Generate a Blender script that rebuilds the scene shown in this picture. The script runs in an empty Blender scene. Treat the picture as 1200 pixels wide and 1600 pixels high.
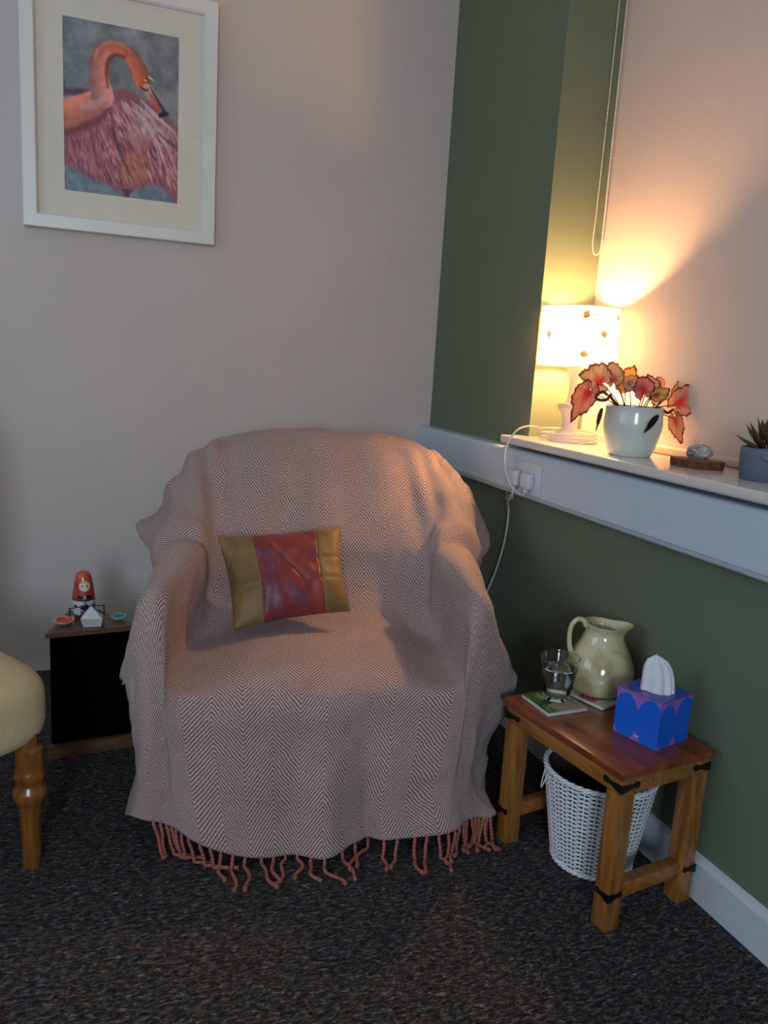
import bpy, bmesh, math, random
import numpy as np
from mathutils import Vector, Matrix, noise
random.seed(7)
rng = np.random.default_rng(7)
S = bpy.context.scene
COL = S.collection
PI = math.pi

# ------------------------------------------------------------------ camera
CAM = Vector((-1.204, -2.693, 1.07))
RT = Vector((0.935, -0.350, 0.060)); FW = Vector((0.355, 0.916, -0.187))
FW.normalize(); RT = (RT - RT.dot(FW) * FW).normalized(); UP = RT.cross(FW)
FPX = 1241.3
cd = bpy.data.cameras.new('camera'); cam = bpy.data.objects.new('camera', cd); COL.objects.link(cam)
cd.sensor_fit = 'VERTICAL'; cd.sensor_height = 36.0; cd.lens = 36.0 * FPX / 1600.0; cd.clip_start = 0.02
mw = Matrix.Identity(4)
for i in range(3):
    mw[i][0] = RT[i]; mw[i][1] = UP[i]; mw[i][2] = -FW[i]; mw[i][3] = CAM[i]
cam.matrix_world = mw
S.camera = cam

# ------------------------------------------------------------------ light
W = bpy.data.worlds.new('world'); S.world = W; W.use_nodes = True
W.node_tree.nodes['Background'].inputs[0].default_value = (0.62, 0.74, 0.9, 1)
W.node_tree.nodes['Background'].inputs[1].default_value = 0.4

def area(name, loc, target, sx, sy, power, col):
    l = bpy.data.lights.new(name, 'AREA'); l.shape = 'RECTANGLE'; l.size = sx; l.size_y = sy
    l.energy = power; l.color = col
    o = bpy.data.objects.new(name, l); COL.objects.link(o); o.location = loc
    o.rotation_euler = (Vector(target) - Vector(loc)).to_track_quat('-Z', 'Y').to_euler()
    return o
area('window_daylight', (-3.36, -1.7, 1.5), (-2.0, -1.7, 1.5), 1.7, 1.15, 10.5, (0.69, 0.82, 1.0))
area('far_window_daylight', (-2.0, -5.15, 1.45), (-2.0, -4, 1.45), 0.75, 0.95, 46, (0.66, 0.80, 1.0))
BULB_E = 1050.0
S.view_settings.view_transform = 'Standard'; S.view_settings.look = 'None'
S.view_settings.exposure = 0.5; S.view_settings.gamma = 1.0
S.view_settings.use_curve_mapping = False

# ------------------------------------------------------------------ helpers
def lin(c):
    return tuple(((x / 12.92) if x <= 0.04045 else ((x + 0.055) / 1.055) ** 2.4) for x in c)
def rgb(r, g, b): return lin((r / 255, g / 255, b / 255))

class Mat:
    def __init__(s, name):
        s.m = bpy.data.materials.new(name); s.m.use_nodes = True
        s.n = s.m.node_tree.nodes; s.l = s.m.node_tree.links; s.b = s.n['Principled BSDF']
    def node(s, t, **k):
        n = s.n.new(t)
        for a, v in k.items():
            if a.startswith('i_'): n.inputs[int(a[2:])].default_value = v
            else: setattr(n, a, v)
        return n
    def link(s, a, b): s.l.new(a, b)
    def math(s, op, a, b=None, c=None):
        n = s.n.new('ShaderNodeMath'); n.operation = op
        for i, x in enumerate((a, b, c)):
            if x is None: continue
            if isinstance(x, (int, float)): n.inputs[i].default_value = x
            else: s.l.new(x, n.inputs[i])
        return n.outputs[0]
    def coord(s, which='Object', scale=(1, 1, 1), rot=(0, 0, 0)):
        t = s.n.new('ShaderNodeTexCoord'); m = s.n.new('ShaderNodeMapping')
        m.inputs['Scale'].default_value = scale; m.inputs['Rotation'].default_value = rot
        s.l.new(t.outputs[which], m.inputs[0]); return m.outputs[0]
    def noise(s, co, scale, detail=3, rough=0.5, dist=0.0):
        n = s.n.new('ShaderNodeTexNoise'); s.l.new(co, n.inputs['Vector'])
        n.inputs['Scale'].default_value = scale; n.inputs['Detail'].default_value = detail
        n.inputs['Roughness'].default_value = rough; n.inputs['Distortion'].default_value = dist
        return n.outputs['Fac']
    def ramp(s, fac, stops, interp='LINEAR'):
        n = s.n.new('ShaderNodeValToRGB'); s.l.new(fac, n.inputs[0]); n.color_ramp.interpolation = interp
        e = n.color_ramp.elements
        while len(e) < len(stops): e.new(0.5)
        for i, (p, c) in enumerate(stops):
            e[i].position = p; e[i].color = (*c, 1) if len(c) == 3 else c
        return n.outputs[0]
    def mix(s, f, a, b, mode='MIX'):
        n = s.n.new('ShaderNodeMix'); n.data_type = 'RGBA'; n.blend_type = mode
        for i, x in ((0, f), (6, a), (7, b)):
            if isinstance(x, (int, float)): n.inputs[i].default_value = x
            elif isinstance(x, tuple): n.inputs[i].default_value = (*x, 1)
            else: s.l.new(x, n.inputs[i])
        return n.outputs[2]
    def bump(s, h, strength=0.3, dist=0.002):
        n = s.n.new('ShaderNodeBump'); n.inputs['Strength'].default_value = strength
        n.inputs['Distance'].default_value = dist; s.l.new(h, n.inputs['Height'])
        s.l.new(n.outputs[0], s.b.inputs['Normal'])
    def set(s, **k):
        for a, v in k.items():
            key = {'color': 'Base Color', 'rough': 'Roughness', 'metal': 'Metallic', 'spec': 'Specular IOR Level', 'coat': 'Coat Weight',
                   'trans': 'Transmission Weight', 'ior': 'IOR', 'sheen': 'Sheen Weight', 'sss': 'Subsurface Weight', 'alpha': 'Alpha', 'coatr': 'Coat Roughness'}[a]
            if hasattr(v, 'is_output') or hasattr(v, 'links'): s.l.new(v, s.b.inputs[key])
            elif key == 'Base Color': s.b.inputs[key].default_value = (*v, 1)
            else: s.b.inputs[key].default_value = v
        return s

def plain(name, c, rough=0.5, var=0.06, vscale=30, bump=0.0, bscale=200, **k):
    M = Mat(name); co = M.coord()
    f = M.noise(co, vscale, 3)
    lo = tuple(x * (1 - var) for x in c); hi = tuple(min(1, x * (1 + var)) for x in c)
    M.set(color=M.ramp(f, [(0.3, lo), (0.7, hi)]), rough=rough, **k)
    if bump: M.bump(M.noise(co, bscale, 4), bump, 0.001)
    return M.m

def link(name, me, parent=None, loc=None, mat=None):
    o = bpy.data.objects.new(name, me); COL.objects.link(o)
    if parent is not None: o.parent = parent
    if loc is not None: o.location = loc
    if mat is not None and not me.materials: me.materials.append(mat)
    return o
def thing(name, label, cat, loc=(0, 0, 0), rz=0, group=None):
    o = bpy.data.objects.new(name, None); COL.objects.link(o); o.empty_display_size = 0.05
    o.location = loc; o.rotation_euler = (0, 0, rz); o['label'] = label; o['category'] = cat
    if group: o['group'] = group
    return o
def tag(o, label, cat, group=None):
    o['label'] = label; o['category'] = cat
    if group: o['group'] = group
    return o
def mesh(name, verts, faces, mat=None, parent=None, loc=None, smooth=True):
    me = bpy.data.meshes.new(name); me.from_pydata([tuple(v) for v in verts], [], faces); me.update()
    bm = bmesh.new(); bm.from_mesh(me); bmesh.ops.recalc_face_normals(bm, faces=bm.faces); bm.to_mesh(me); bm.free()
    if smooth: me.polygons.foreach_set('use_smooth', [True] * len(me.polygons))
    return link(name, me, parent, loc, mat)
def bmobj(name, bm, mat=None, parent=None, loc=None, smooth=False, angle=None):
    bmesh.ops.recalc_face_normals(bm, faces=bm.faces)
    me = bpy.data.meshes.new(name); bm.to_mesh(me); bm.free()
    if smooth: me.polygons.foreach_set('use_smooth', [True] * len(me.polygons))
    o = link(name, me, parent, loc, mat)
    if angle is not None:
        me.polygons.foreach_set('use_smooth', [True] * len(me.polygons)); me.set_sharp_from_angle(angle=angle)
    return o
def addbox(bm, lo, hi, bevel=0.0, seg=2, rot=None, piv=None):
    r = bmesh.ops.create_cube(bm, size=1.0); vs = r['verts']
    c = [(a + b) / 2 for a, b in zip(lo, hi)]; d = [abs(b - a) for a, b in zip(lo, hi)]
    for v in vs: v.co = Vector((v.co.x * d[0], v.co.y * d[1], v.co.z * d[2]))
    if bevel > 0:
        es = list({e for v in vs for e in v.link_edges})
        q = bmesh.ops.bevel(bm, geom=es, offset=bevel, segments=seg, affect='EDGES', profile=0.5)
        vs = list({v for f in q['faces'] for v in f.verts} | {v for v in vs if v.is_valid})
    for v in vs:
        v.co += Vector(c)
        if rot is not None: v.co = rot @ (v.co - Vector(piv)) + Vector(piv)
    return vs
def box(name, lo, hi, mat, parent=None, bevel=0.002, seg=2):
    bm = bmesh.new(); addbox(bm, lo, hi, bevel, seg)
    return bmobj(name, bm, mat, parent, angle=0.6)
def lathe_data(prof, n=48, cap0=True, cap1=True):
    vs = []; fs = []
    for r, z in prof:
        for i in range(n):
            a = 2 * PI * i / n; vs.append((r * math.cos(a), r * math.sin(a), z))
    m = len(prof)
    for j in range(m - 1):
        for i in range(n):
            k = (i + 1) % n; fs.append((j * n + i, j * n + k, (j + 1) * n + k, (j + 1) * n + i))
    if cap0: fs.append(tuple(range(n))[::-1])
    if cap1: fs.append(tuple((m - 1) * n + i for i in range(n)))
    return vs, fs
def lathe(name, prof, mat, parent=None, loc=None, n=48, cap0=True, cap1=True):
    vs, fs = lathe_data(prof, n, cap0, cap1)
    o = mesh(name, vs, fs, mat, parent, loc); o.data.set_sharp_from_angle(angle=0.9); return o
def catmull(P, n):
    P = [Vector(p) for p in P]; out = []
    Q = [2 * P[0] - P[1]] + P + [2 * P[-1] - P[-2]]
    for i in range(len(P) - 1):
        a, b, c, d = Q[i:i + 4]
        for k in range(n):
            t = k / n
            out.append(0.5 * ((2 * b) + (c - a) * t + (2 * a - 5 * b + 4 * c - d) * t * t + (3 * b - a - 3 * c + d) * t ** 3))
    out.append(P[-1]); return out
def tube_data(P, r, n=8, closed=False):
    P = [Vector(p) for p in P]; m = len(P)
    R = r if hasattr(r, '__len__') else [r] * m
    vs = []; fs = []; prev = None
    for i, p in enumerate(P):
        if closed: t = P[(i + 1) % m] - P[i - 1]
        else: t = P[min(i + 1, m - 1)] - P[max(i - 1, 0)]
        t.normalize()
        if prev is None:
            u = t.orthogonal().normalized()
        else:
            u = (prev - prev.dot(t) * t).normalized()
        prev = u; w = t.cross(u)
        for k in range(n):
            a = 2 * PI * k / n; vs.append(p + (u * math.cos(a) + w * math.sin(a)) * R[i])
    for i in range(m if closed else m - 1):
        j = (i + 1) % m
        for k in range(n):
            l = (k + 1) % n; fs.append((i * n + k, i * n + l, j * n + l, j * n + k))
    if not closed:
        fs.append(tuple(range(n))[::-1]); fs.append(tuple((m - 1) * n + k for k in range(n)))
    return vs, fs
def tube(name, P, r, mat, parent=None, n=8, closed=False, loc=None):
    vs, fs = tube_data(P, r, n, closed); return mesh(name, vs, fs, mat, parent, loc)
def merge(datas):
    V = []; F = []
    for vs, fs in datas:
        o = len(V); V += list(vs); F += [tuple(i + o for i in f) for f in fs]
    return V, F
def setcol(o, cols):
    """per-vertex sRGB colours -> linear colour attribute 'print'"""
    a = o.data.color_attributes.new('print', 'FLOAT_COLOR', 'POINT')
    c = np.asarray(cols, dtype=float); c = np.where(c <= 0.04045, c / 12.92, ((c + 0.055) / 1.055) ** 2.4)
    c = np.hstack([c, np.ones((len(c), 1))]); a.data.foreach_set('color', c.astype(np.float32).ravel())
def printed(name, rough=0.5, **k):
    M = Mat(name); a = M.node('ShaderNodeVertexColor', layer_name='print'); M.set(color=a.outputs[0], rough=rough, **k); return M
def struct(o): o['kind'] = 'structure'; return o
def smoothstep(a, b, x):
    t = np.clip((x - a) / (b - a), 0, 1); return t * t * (3 - 2 * t)

# ------------------------------------------------------------------ materials
def wallmat(name, c, bump=0.12):
    M = Mat(name); co = M.coord()
    f = M.noise(co, 3.0, 4)
    M.set(color=M.ramp(f, [(0.3, tuple(x * 0.97 for x in c)), (0.7, tuple(x * 1.02 for x in c))]), rough=0.75, spec=0.3)
    M.bump(M.noise(co, 90, 5, 0.6), bump, 0.0012); return M.m
m_wall = wallmat('cream_wall_paint', rgb(196, 187, 178))
m_green = wallmat('sage_green_wall_paint', rgb(104, 115, 93), 0.2)
m_recess = wallmat('recess_wall_paint', rgb(205, 190, 180), 0.5)
m_ceil = wallmat('ceiling_paint', rgb(225, 222, 215))
m_gloss = plain('white_gloss_paint', rgb(205, 212, 214), 0.22, 0.03, 12, 0.08, 60, coat=0.3)
m_sill = plain('white_sill_paint', rgb(214, 210, 204), 0.16, 0.05, 9, 0.1, 40, coat=0.4)
m_trunk = plain('white_plastic', rgb(186, 202, 212), 0.3, 0.02, 10)
m_skirt = plain('white_skirting_paint', rgb(196, 206, 210), 0.35, 0.02, 10, 0.06, 60)

def carpet():
    M = Mat('charcoal_flecked_carpet'); co = M.coord('Object', (1, 2.6, 1), (0, 0, 0.35))
    co2 = M.coord('Object', (1, 1, 1))
    a = M.noise(co, 62, 4, 0.8, 0.5)
    b = M.noise(co, 190, 2, 0.6)
    base = M.ramp(a, [(0.38, rgb(24, 24, 26)), (0.48, rgb(62, 60, 62)), (0.57, rgb(112, 108, 106)), (0.68, rgb(195, 186, 174))])
    h = M.noise(co2, 26, 2, 0.5)
    tint = M.ramp(h, [(0.35, rgb(150, 165, 190)), (0.5, rgb(180, 178, 172)), (0.66, rgb(205, 165, 140))])
    c = M.mix(0.75, base, tint, 'MULTIPLY')
    d = M.ramp(b, [(0.35, (0.45, 0.45, 0.45)), (0.65, (1.35, 1.35, 1.35))])
    c = M.mix(1.0, c, d, 'MULTIPLY')
    M.set(color=c, rough=0.95, spec=0.1, sheen=0.05)
    hh = M.math('ADD', a, M.math('MULTIPLY', b, 0.5)); M.bump(hh, 0.9, 0.006); return M.m
m_carpet = carpet()

def wood(name, dark, light, scale=14, axis='Y', rough=0.35, coat=0.2):
    st = {'X': (0.12, 1, 1), 'Y': (1, 0.12, 1), 'Z': (1, 1, 0.12)}[axis]
    M = Mat(name); co = M.coord('Object', st)
    f = M.noise(co, scale * 2.2, 5, 0.6, 2.6)
    g = M.noise(co, scale * 14, 3, 0.6)
    c = M.ramp(f, [(0.28, dark), (0.5, tuple((a + b) / 2 for a, b in zip(dark, light))), (0.72, light)])
    c = M.mix(0.35, c, M.ramp(g, [(0.35, (0.55, 0.5, 0.45)), (0.6, (1, 1, 1))]), 'MULTIPLY')
    M.set(color=c, rough=rough, coat=coat, coatr=0.3); M.bump(g, 0.1, 0.0005); return M.m
m_woodleg = wood('honey_wood', rgb(112, 66, 26), rgb(176, 118, 54), 12, 'Z')
m_woodrail = wood('honey_wood_rail', rgb(112, 66, 26), rgb(176, 118, 54), 12, 'Y')
m_woodtop = wood('reddish_wood_top', rgb(84, 34, 16), rgb(158, 80, 40), 9, 'Y', 0.22, 0.5)
m_oakleg = wood('turned_oak', rgb(100, 58, 20), rgb(160, 100, 42), 8, 'Z', 0.25, 0.5)
m_cabwood = wood('brown_cabinet_wood', rgb(66, 42, 26), rgb(120, 82, 52), 14, 'X', 0.4)
m_iron = plain('black_iron', rgb(16, 14, 15), 0.45, 0.2, 60, 0.3, 200, metal=0.3)
m_black = plain('black_cloth', rgb(3, 3, 4), 0.95, 0.2, 200, spec=0.05)
m_wire = plain('black_wire', rgb(18, 17, 22), 0.4, 0.1)
m_whitep = plain('white_plug_plastic', rgb(198, 204, 208), 0.3, 0.02)
m_cable = plain('white_cable', rgb(205, 205, 195), 0.4, 0.02)

# ------------------------------------------------------------------ setting
struct(box('floor', (-3.5, -5.3, -0.05), (0.03, 0.02, 0.0), m_carpet, bevel=0))
struct(box('ceiling', (-3.5, -5.3, 2.6), (0.4, 0.1, 2.65), m_ceil, bevel=0))
struct(box('wall_back', (-3.5, 0, 0), (0.1, 0.12, 2.6), m_wall, bevel=0))
# green wall, with the window-like recess cut out of it
bm = bmesh.new()
addbox(bm, (0, -0.70, 0), (0.175, 0.0, 2.6), 0)
addbox(bm, (0, -5.3, 0), (0.30, -0.70, 0.856), 0)
addbox(bm, (0, -5.3, 0.856), (0.30, -3.30, 2.6), 0)
struct(bmobj('wall_right', bm, m_green))
struct(box('wall_recess', (0.175, -3.32, 0.80), (0.30, -0.66, 2.6), m_recess, bevel=0))
# left wall with a window opening, near wall with another
bm = bmesh.new()
addbox(bm, (-3.5, -5.3, 0), (-3.4, 0, 0.9)); addbox(bm, (-3.5, -5.3, 2.1), (-3.4, 0, 2.6))
addbox(bm, (-3.5, -5.3, 0.9), (-3.4, -2.6, 2.1)); addbox(bm, (-3.5, -0.8, 0.9), (-3.4, 0, 2.1))
struct(bmobj('wall_left', bm, m_wall))
bm = bmesh.new()
addbox(bm, (-3.5, -5.3, 0), (0.3, -5.2, 0.8)); addbox(bm, (-3.5, -5.3, 2.1), (0.3, -5.2, 2.6))
addbox(bm, (-3.5, -5.3, 0.8), (-2.8, -5.2, 2.1)); addbox(bm, (-1.2, -5.3, 0.8), (0.3, -5.2, 2.1))
struct(bmobj('wall_near', bm, m_wall))
def window(name, axis, at, lo, hi, z0, z1):
    r = thing(name, 'white framed window with two glass panes letting in daylight', 'window', (0, 0, 0)); r['kind'] = 'structure'; del r['category']
    bm = bmesh.new(); t = 0.05
    def b(a0, a1, c0, c1):
        if axis == 'x': addbox(bm, (at, a0, c0), (at + 0.05, a1, c1), 0.004)
        else: addbox(bm, (a0, at, c0), (a1, at + 0.05, c1), 0.004)
    b(lo, hi, z0, z0 + t); b(lo, hi, z1 - t, z1); b(lo, lo + t, z0 + t, z1 - t); b(hi - t, hi, z0 + t, z1 - t)
    m = (lo + hi) / 2; b(m - t / 2, m + t / 2, z0 + t, z1 - t)
    bmobj('window_frame', bm, m_gloss, r)
    G = Mat('window_glass'); G.set(color=(0.9, 0.95, 1.0), rough=0.02, trans=1.0)
    for p0, p1 in ((lo + t, m - t / 2), (m + t / 2, hi - t)):
        if axis == 'x': box('pane', (at + 0.02, p0, z0 + t), (at + 0.026, p1, z1 - t), G.m, r, 0)
        else: box('pane', (p0, at + 0.02, z0 + t), (p1, at + 0.026, z1 - t), G.m, r, 0)
window('window_1', 'x', -3.47, -2.6, -0.8, 0.9, 2.1)
window('window_2', 'y', -5.27, -2.8, -1.2, 0.8, 2.1)

def extrude_y(name, prof, y0, y1, mat, parent=None, angle=0.5):
    """profile in (x,z) swept along y"""
    n = len(prof); vs = [(x, y0, z) for x, z in prof] + [(x, y1, z) for x, z in prof]
    fs = [(i, (i + 1) % n, n + (i + 1) % n, n + i) for i in range(n)] + [tuple(range(n)), tuple(range(2 * n - 1, n - 1, -1))]
    o = mesh(name, vs, fs, mat, parent); o.data.set_sharp_from_angle(angle=angle); return o
def arc(cx, cz, r, a0, a1, n=5):
    return [(cx + r * math.cos(math.radians(a0 + (a1 - a0) * i / n)), cz + r * math.sin(math.radians(a0 + (a1 - a0) * i / n))) for i in range(n + 1)]
# trunking below the sill
prof = [(0, 0.845)] + arc(-0.039, 0.834, 0.011, 90, 180) + [(-0.05, 0.741), (-0.0535, 0.739), (-0.0535, 0.731)] + arc(-0.038, 0.727, 0.0125, 180, 270) + [(0, 0.7145)]
struct(extrude_y('trim_1', prof, -5.2, -0.004, m_trunk))
# sill with a rounded nose
prof = [(0.19, 0.881)] + arc(-0.068, 0.877, 0.004, 90, 180, 4) + arc(-0.064, 0.866, 0.008, 180, 270, 5) + [(0.19, 0.858)]
bm = bmesh.new()
n = len(prof)
ys = [-3.30, -0.668, -0.660, -0.655]; sc = [1, 1, 0.72, 0.3]
sill = extrude_y('trim_2', prof, -3.30, -0.662, m_sill)
b_ = sill.modifiers.new('b', 'BEVEL'); b_.width = 0.006; b_.segments = 3; b_.limit_method = 'ANGLE'; b_.angle_limit = 0.9
# the sill's back part past the reveal must not stick through the green wall: the nose end sits in front of it
struct(sill)
# upstand at the foot of the recess wall and the brown seam before it
struct(extrude_y('trim_3', [(0.180, 0.880), (0.164, 0.880), (0.164, 0.897), (0.168, 0.902), (0.180, 0.902)], -3.30, -0.702, m_recess))
struct(box('trim_4', (0.150, -3.30, 0.8795), (0.164, -1.0, 0.8835), m_cabwood, bevel=0.001))
def skirt(name, along, mat):
    if along == 'y':
        prof = [(0, 0), (-0.015, 0), (-0.015, 0.082), (-0.011, 0.089), (-0.005, 0.094), (0, 0.096)]
        return extrude_y(name, prof, -5.2, -0.001, mat)
    prof = [(0, 0), (-0.015, 0), (-0.015, 0.082), (-0.011, 0.089), (-0.005, 0.094), (0, 0.096)]
    n = len(prof); vs = [(-1.08, x, z) for x, z in prof] + [(-0.016, x, z) for x, z in prof]
    fs = [(i, (i + 1) % n, n + (i + 1) % n, n + i) for i in range(n)] + [tuple(range(n)), tuple(range(2 * n - 1, n - 1, -1))]
    o = mesh(name, vs, fs, mat); o.data.set_sharp_from_angle(angle=0.5); return o
struct(skirt('baseboard_right', 'y', m_skirt)); struct(skirt('baseboard_back', 'x', m_skirt))

# ------------------------------------------------------------------ armchair and throw
CH = (-0.735, -1.17, 0); CR = math.radians(-11)
m_body = plain('brown_upholstery', rgb(60, 44, 36), 0.9, 0.1, 40, 0.2, 300)
chair = thing('armchair', 'low tub armchair hidden under a pink herringbone throw', 'armchair', CH, CR)
def rbox(name, lo, hi, mat, parent, r):
    bm = bmesh.new(); addbox(bm, lo, hi, r, 4); return bmobj(name, bm, mat, parent, smooth=True)
rbox('seat', (-0.27, 0.03, 0.09), (0.27, 0.50, 0.335), m_body, chair, 0.03)
rbox('backrest', (-0.22, 0.56, 0.09), (0.32, 0.72, 0.76), m_body, chair, 0.05)
for s, x0, x1 in ((-1, -0.338, -0.314), (1, 0.338, 0.362)):
    rbox('armrest', (x0, 0.10, 0.09), (x1, 0.46, 0.50), m_body, chair, 0.011)
for x in (-0.26, 0.28):
    for y in (0.10, 0.66):
        lathe('leg', [(0.016, 0.0), (0.02, 0.02), (0.024, 0.095)], m_oakleg, chair, (x, y, 0), 16)

def throw_mat():
    M = Mat('herringbone_wool'); uv = M.node('ShaderNodeUVMap', uv_map='weave')
    nz = M.node('ShaderNodeTexNoise'); M.link(uv.outputs[0], nz.inputs['Vector'])
    nz.inputs['Scale'].default_value = 22; nz.inputs['Detail'].default_value = 2
    sx = M.node('ShaderNodeSeparateXYZ'); M.link(uv.outputs[0], sx.inputs[0])
    u = M.math('ADD', sx.outputs[0], M.math('MULTIPLY', M.math('SUBTRACT', nz.outputs['Fac'], 0.5), 0.006))
    tri = M.math('PINGPONG', u, 0.056)
    ph = M.math('MULTIPLY', M.math('ADD', M.math('ADD', sx.outputs[1], M.math('MULTIPLY', tri, 1.3)), M.math('MULTIPLY', M.math('SUBTRACT', nz.outputs['Fac'], 0.5), 0.010)), 2 * PI / 0.0098)
    w = M.math('ADD', M.math('MULTIPLY', M.math('SINE', ph), 0.5), 0.5)
    fz = M.node('ShaderNodeTexNoise'); M.link(uv.outputs[0], fz.inputs['Vector'])
    fz.inputs['Scale'].default_value = 260; fz.inputs['Detail'].default_value = 3; fz.inputs['Roughness'].default_value = 0.7
    fac = M.math('ADD', w, M.math('MULTIPLY', M.math('SUBTRACT', fz.outputs['Fac'], 0.5), 2.2))
    c = M.ramp(fac, [(0.0, rgb(120, 84, 80)), (0.45, rgb(162, 134, 128)), (1.0, rgb(204, 190, 181))])
    big = M.noise(uv.outputs[0], 7, 2)
    c = M.mix(0.3, c, M.ramp(big, [(0.35, (0.80, 0.74, 0.76)), (0.65, (1.0, 0.98, 0.95))]), 'MULTIPLY')
    M.set(color=c, rough=0.95, spec=0.1, sheen=0.15)
    M.bump(fac, 0.55, 0.0025); return M.m
m_throw = throw_mat()
# control grid in the armchair's frame: columns from the outer hem over the arm to the middle, rows from the front hem to the back
L = [
 [(-.415,.09,.045),(-.395,.005,.095),(-.365,-.022,.100),(-.318,-.035,.088),(-.250,-.045,.060),(-.13,-.055,.024),(0,-.055,.020)],
 [(-.395,.13,.12),(-.388,.03,.13),(-.362,-.008,.15),(-.320,-.020,.15),(-.270,-.026,.14),(-.14,-.036,.11),(0,-.040,.11)],
 [(-.380,.14,.21),(-.378,.05,.22),(-.360,.002,.26),(-.322,-.010,.25),(-.288,-.014,.24),(-.15,-.024,.23),(0,-.026,.23)],
 [(-.425,.12,.345),(-.392,.07,.36),(-.362,.010,.41),(-.326,-.002,.40),(-.305,.002,.355),(-.155,-.010,.350),(0,-.012,.350)],
 [(-.422,.16,.33),(-.398,.09,.46),(-.366,.042,.545),(-.328,.038,.545),(-.303,.055,.378),(-.155,.045,.388),(0,.045,.388)],
 [(-.410,.22,.33),(-.390,.18,.50),(-.352,.16,.582),(-.296,.16,.575),(-.292,.19,.392),(-.15,.18,.408),(0,.18,.410)],
 [(-.390,.30,.36),(-.378,.27,.52),(-.345,.27,.600),(-.266,.27,.592),(-.265,.30,.402),(-.14,.31,.412),(.01,.31,.415)],
 [(-.375,.40,.42),(-.375,.38,.54),(-.345,.37,.612),(-.262,.345,.606),(-.245,.365,.47),(-.13,.385,.455),(.015,.39,.45)],
 [(-.370,.48,.46),(-.382,.47,.57),(-.355,.45,.645),(-.290,.42,.650),(-.240,.425,.60),(-.12,.44,.60),(.02,.45,.60)],
 [(-.428,.56,.570),(-.400,.56,.62),(-.365,.545,.695),(-.312,.52,.735),(-.240,.52,.735),(-.11,.53,.75),(.03,.53,.752)],
 [(-.425,.64,.60),(-.390,.64,.67),(-.345,.63,.745),(-.298,.605,.790),(-.225,.60,.806),(-.10,.60,.832),(.035,.60,.838)],
 [(-.400,.73,.60),(-.370,.72,.67),(-.325,.70,.755),(-.278,.685,.802),(-.205,.67,.828),(-.09,.67,.850),(.04,.67,.856)],
 [(-.380,.78,.55),(-.350,.78,.62),(-.315,.77,.72),(-.270,.755,.770),(-.20,.745,.800),(-.085,.745,.822),(.045,.745,.828)],
 [(-.360,.80,.45),(-.340,.80,.45),(-.305,.80,.46),(-.260,.80,.47),(-.19,.80,.48),(-.08,.80,.48),(.05,.80,.48)],
]
R_OVER = {(0, 0): (.420,.09,.06), (0, 1): (.425,.01,.066), (0, 2): (.400,-.02,.066), (0, 3): (.355,-.03,.068), (0, 4): (.285,-.045,.056), (0, 5): (.15,-.05,.046),
          (1, 0): (.435,.12,.14), (2, 0): (.455,.13,.24), (3, 0): (.490,.11,.345), (4, 0): (.480,.17,.345), (3, 1): (.435,.07,.39), (5, 0): (.46,.24,.34)}
rows = []
for r, row in enumerate(L):
    right = [R_OVER.get((r, k), (-x + 0.165 * y, y, z)) for k, (x, y, z) in enumerate(row[:6])]
    rows.append([Vector(p) for p in row] + [Vector(p) for p in reversed(right)])
rows = np.array([[tuple(p) for p in r] for r in rows])       # (14, 13, 3)
def cat_np(A, n):
    A = np.asarray(A); Q = np.concatenate([2 * A[:1] - A[1:2], A, 2 * A[-1:] - A[-2:-1]]); out = []
    for i in range(len(A) - 1):
        a, b, c, d = Q[i:i + 4]
        for k in range(n):
            t = k / n; out.append(0.5 * (2 * b + (c - a) * t + (2 * a - 5 * b + 4 * c - d) * t * t + (3 * b - a - 3 * c + d) * t ** 3))
    out.append(A[-1]); return np.array(out)
NU, NV = 15, 14
G = cat_np(rows, NV); G = np.swapaxes(cat_np(np.swapaxes(G, 0, 1), NU), 0, 1)     # (nv, nu, 3)
nv, nu = G.shape[:2]
du = np.linalg.norm(np.diff(G, axis=1), axis=2); dv = np.linalg.norm(np.diff(G, axis=0), axis=2)
Uc = np.concatenate([[0], np.cumsum(du[4 * NV:9 * NV].mean(0))]); Uc -= Uc[nu // 2]
Vc = np.concatenate([[0], np.cumsum(dv[:, nu // 4:3 * nu // 4].mean(1))])
gu = np.gradient(G, axis=1); gv = np.gradient(G, axis=0); N = np.cross(gu, gv); N /= np.linalg.norm(N, axis=2, keepdims=True) + 1e-9
disp = np.zeros((nv, nu))
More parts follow.
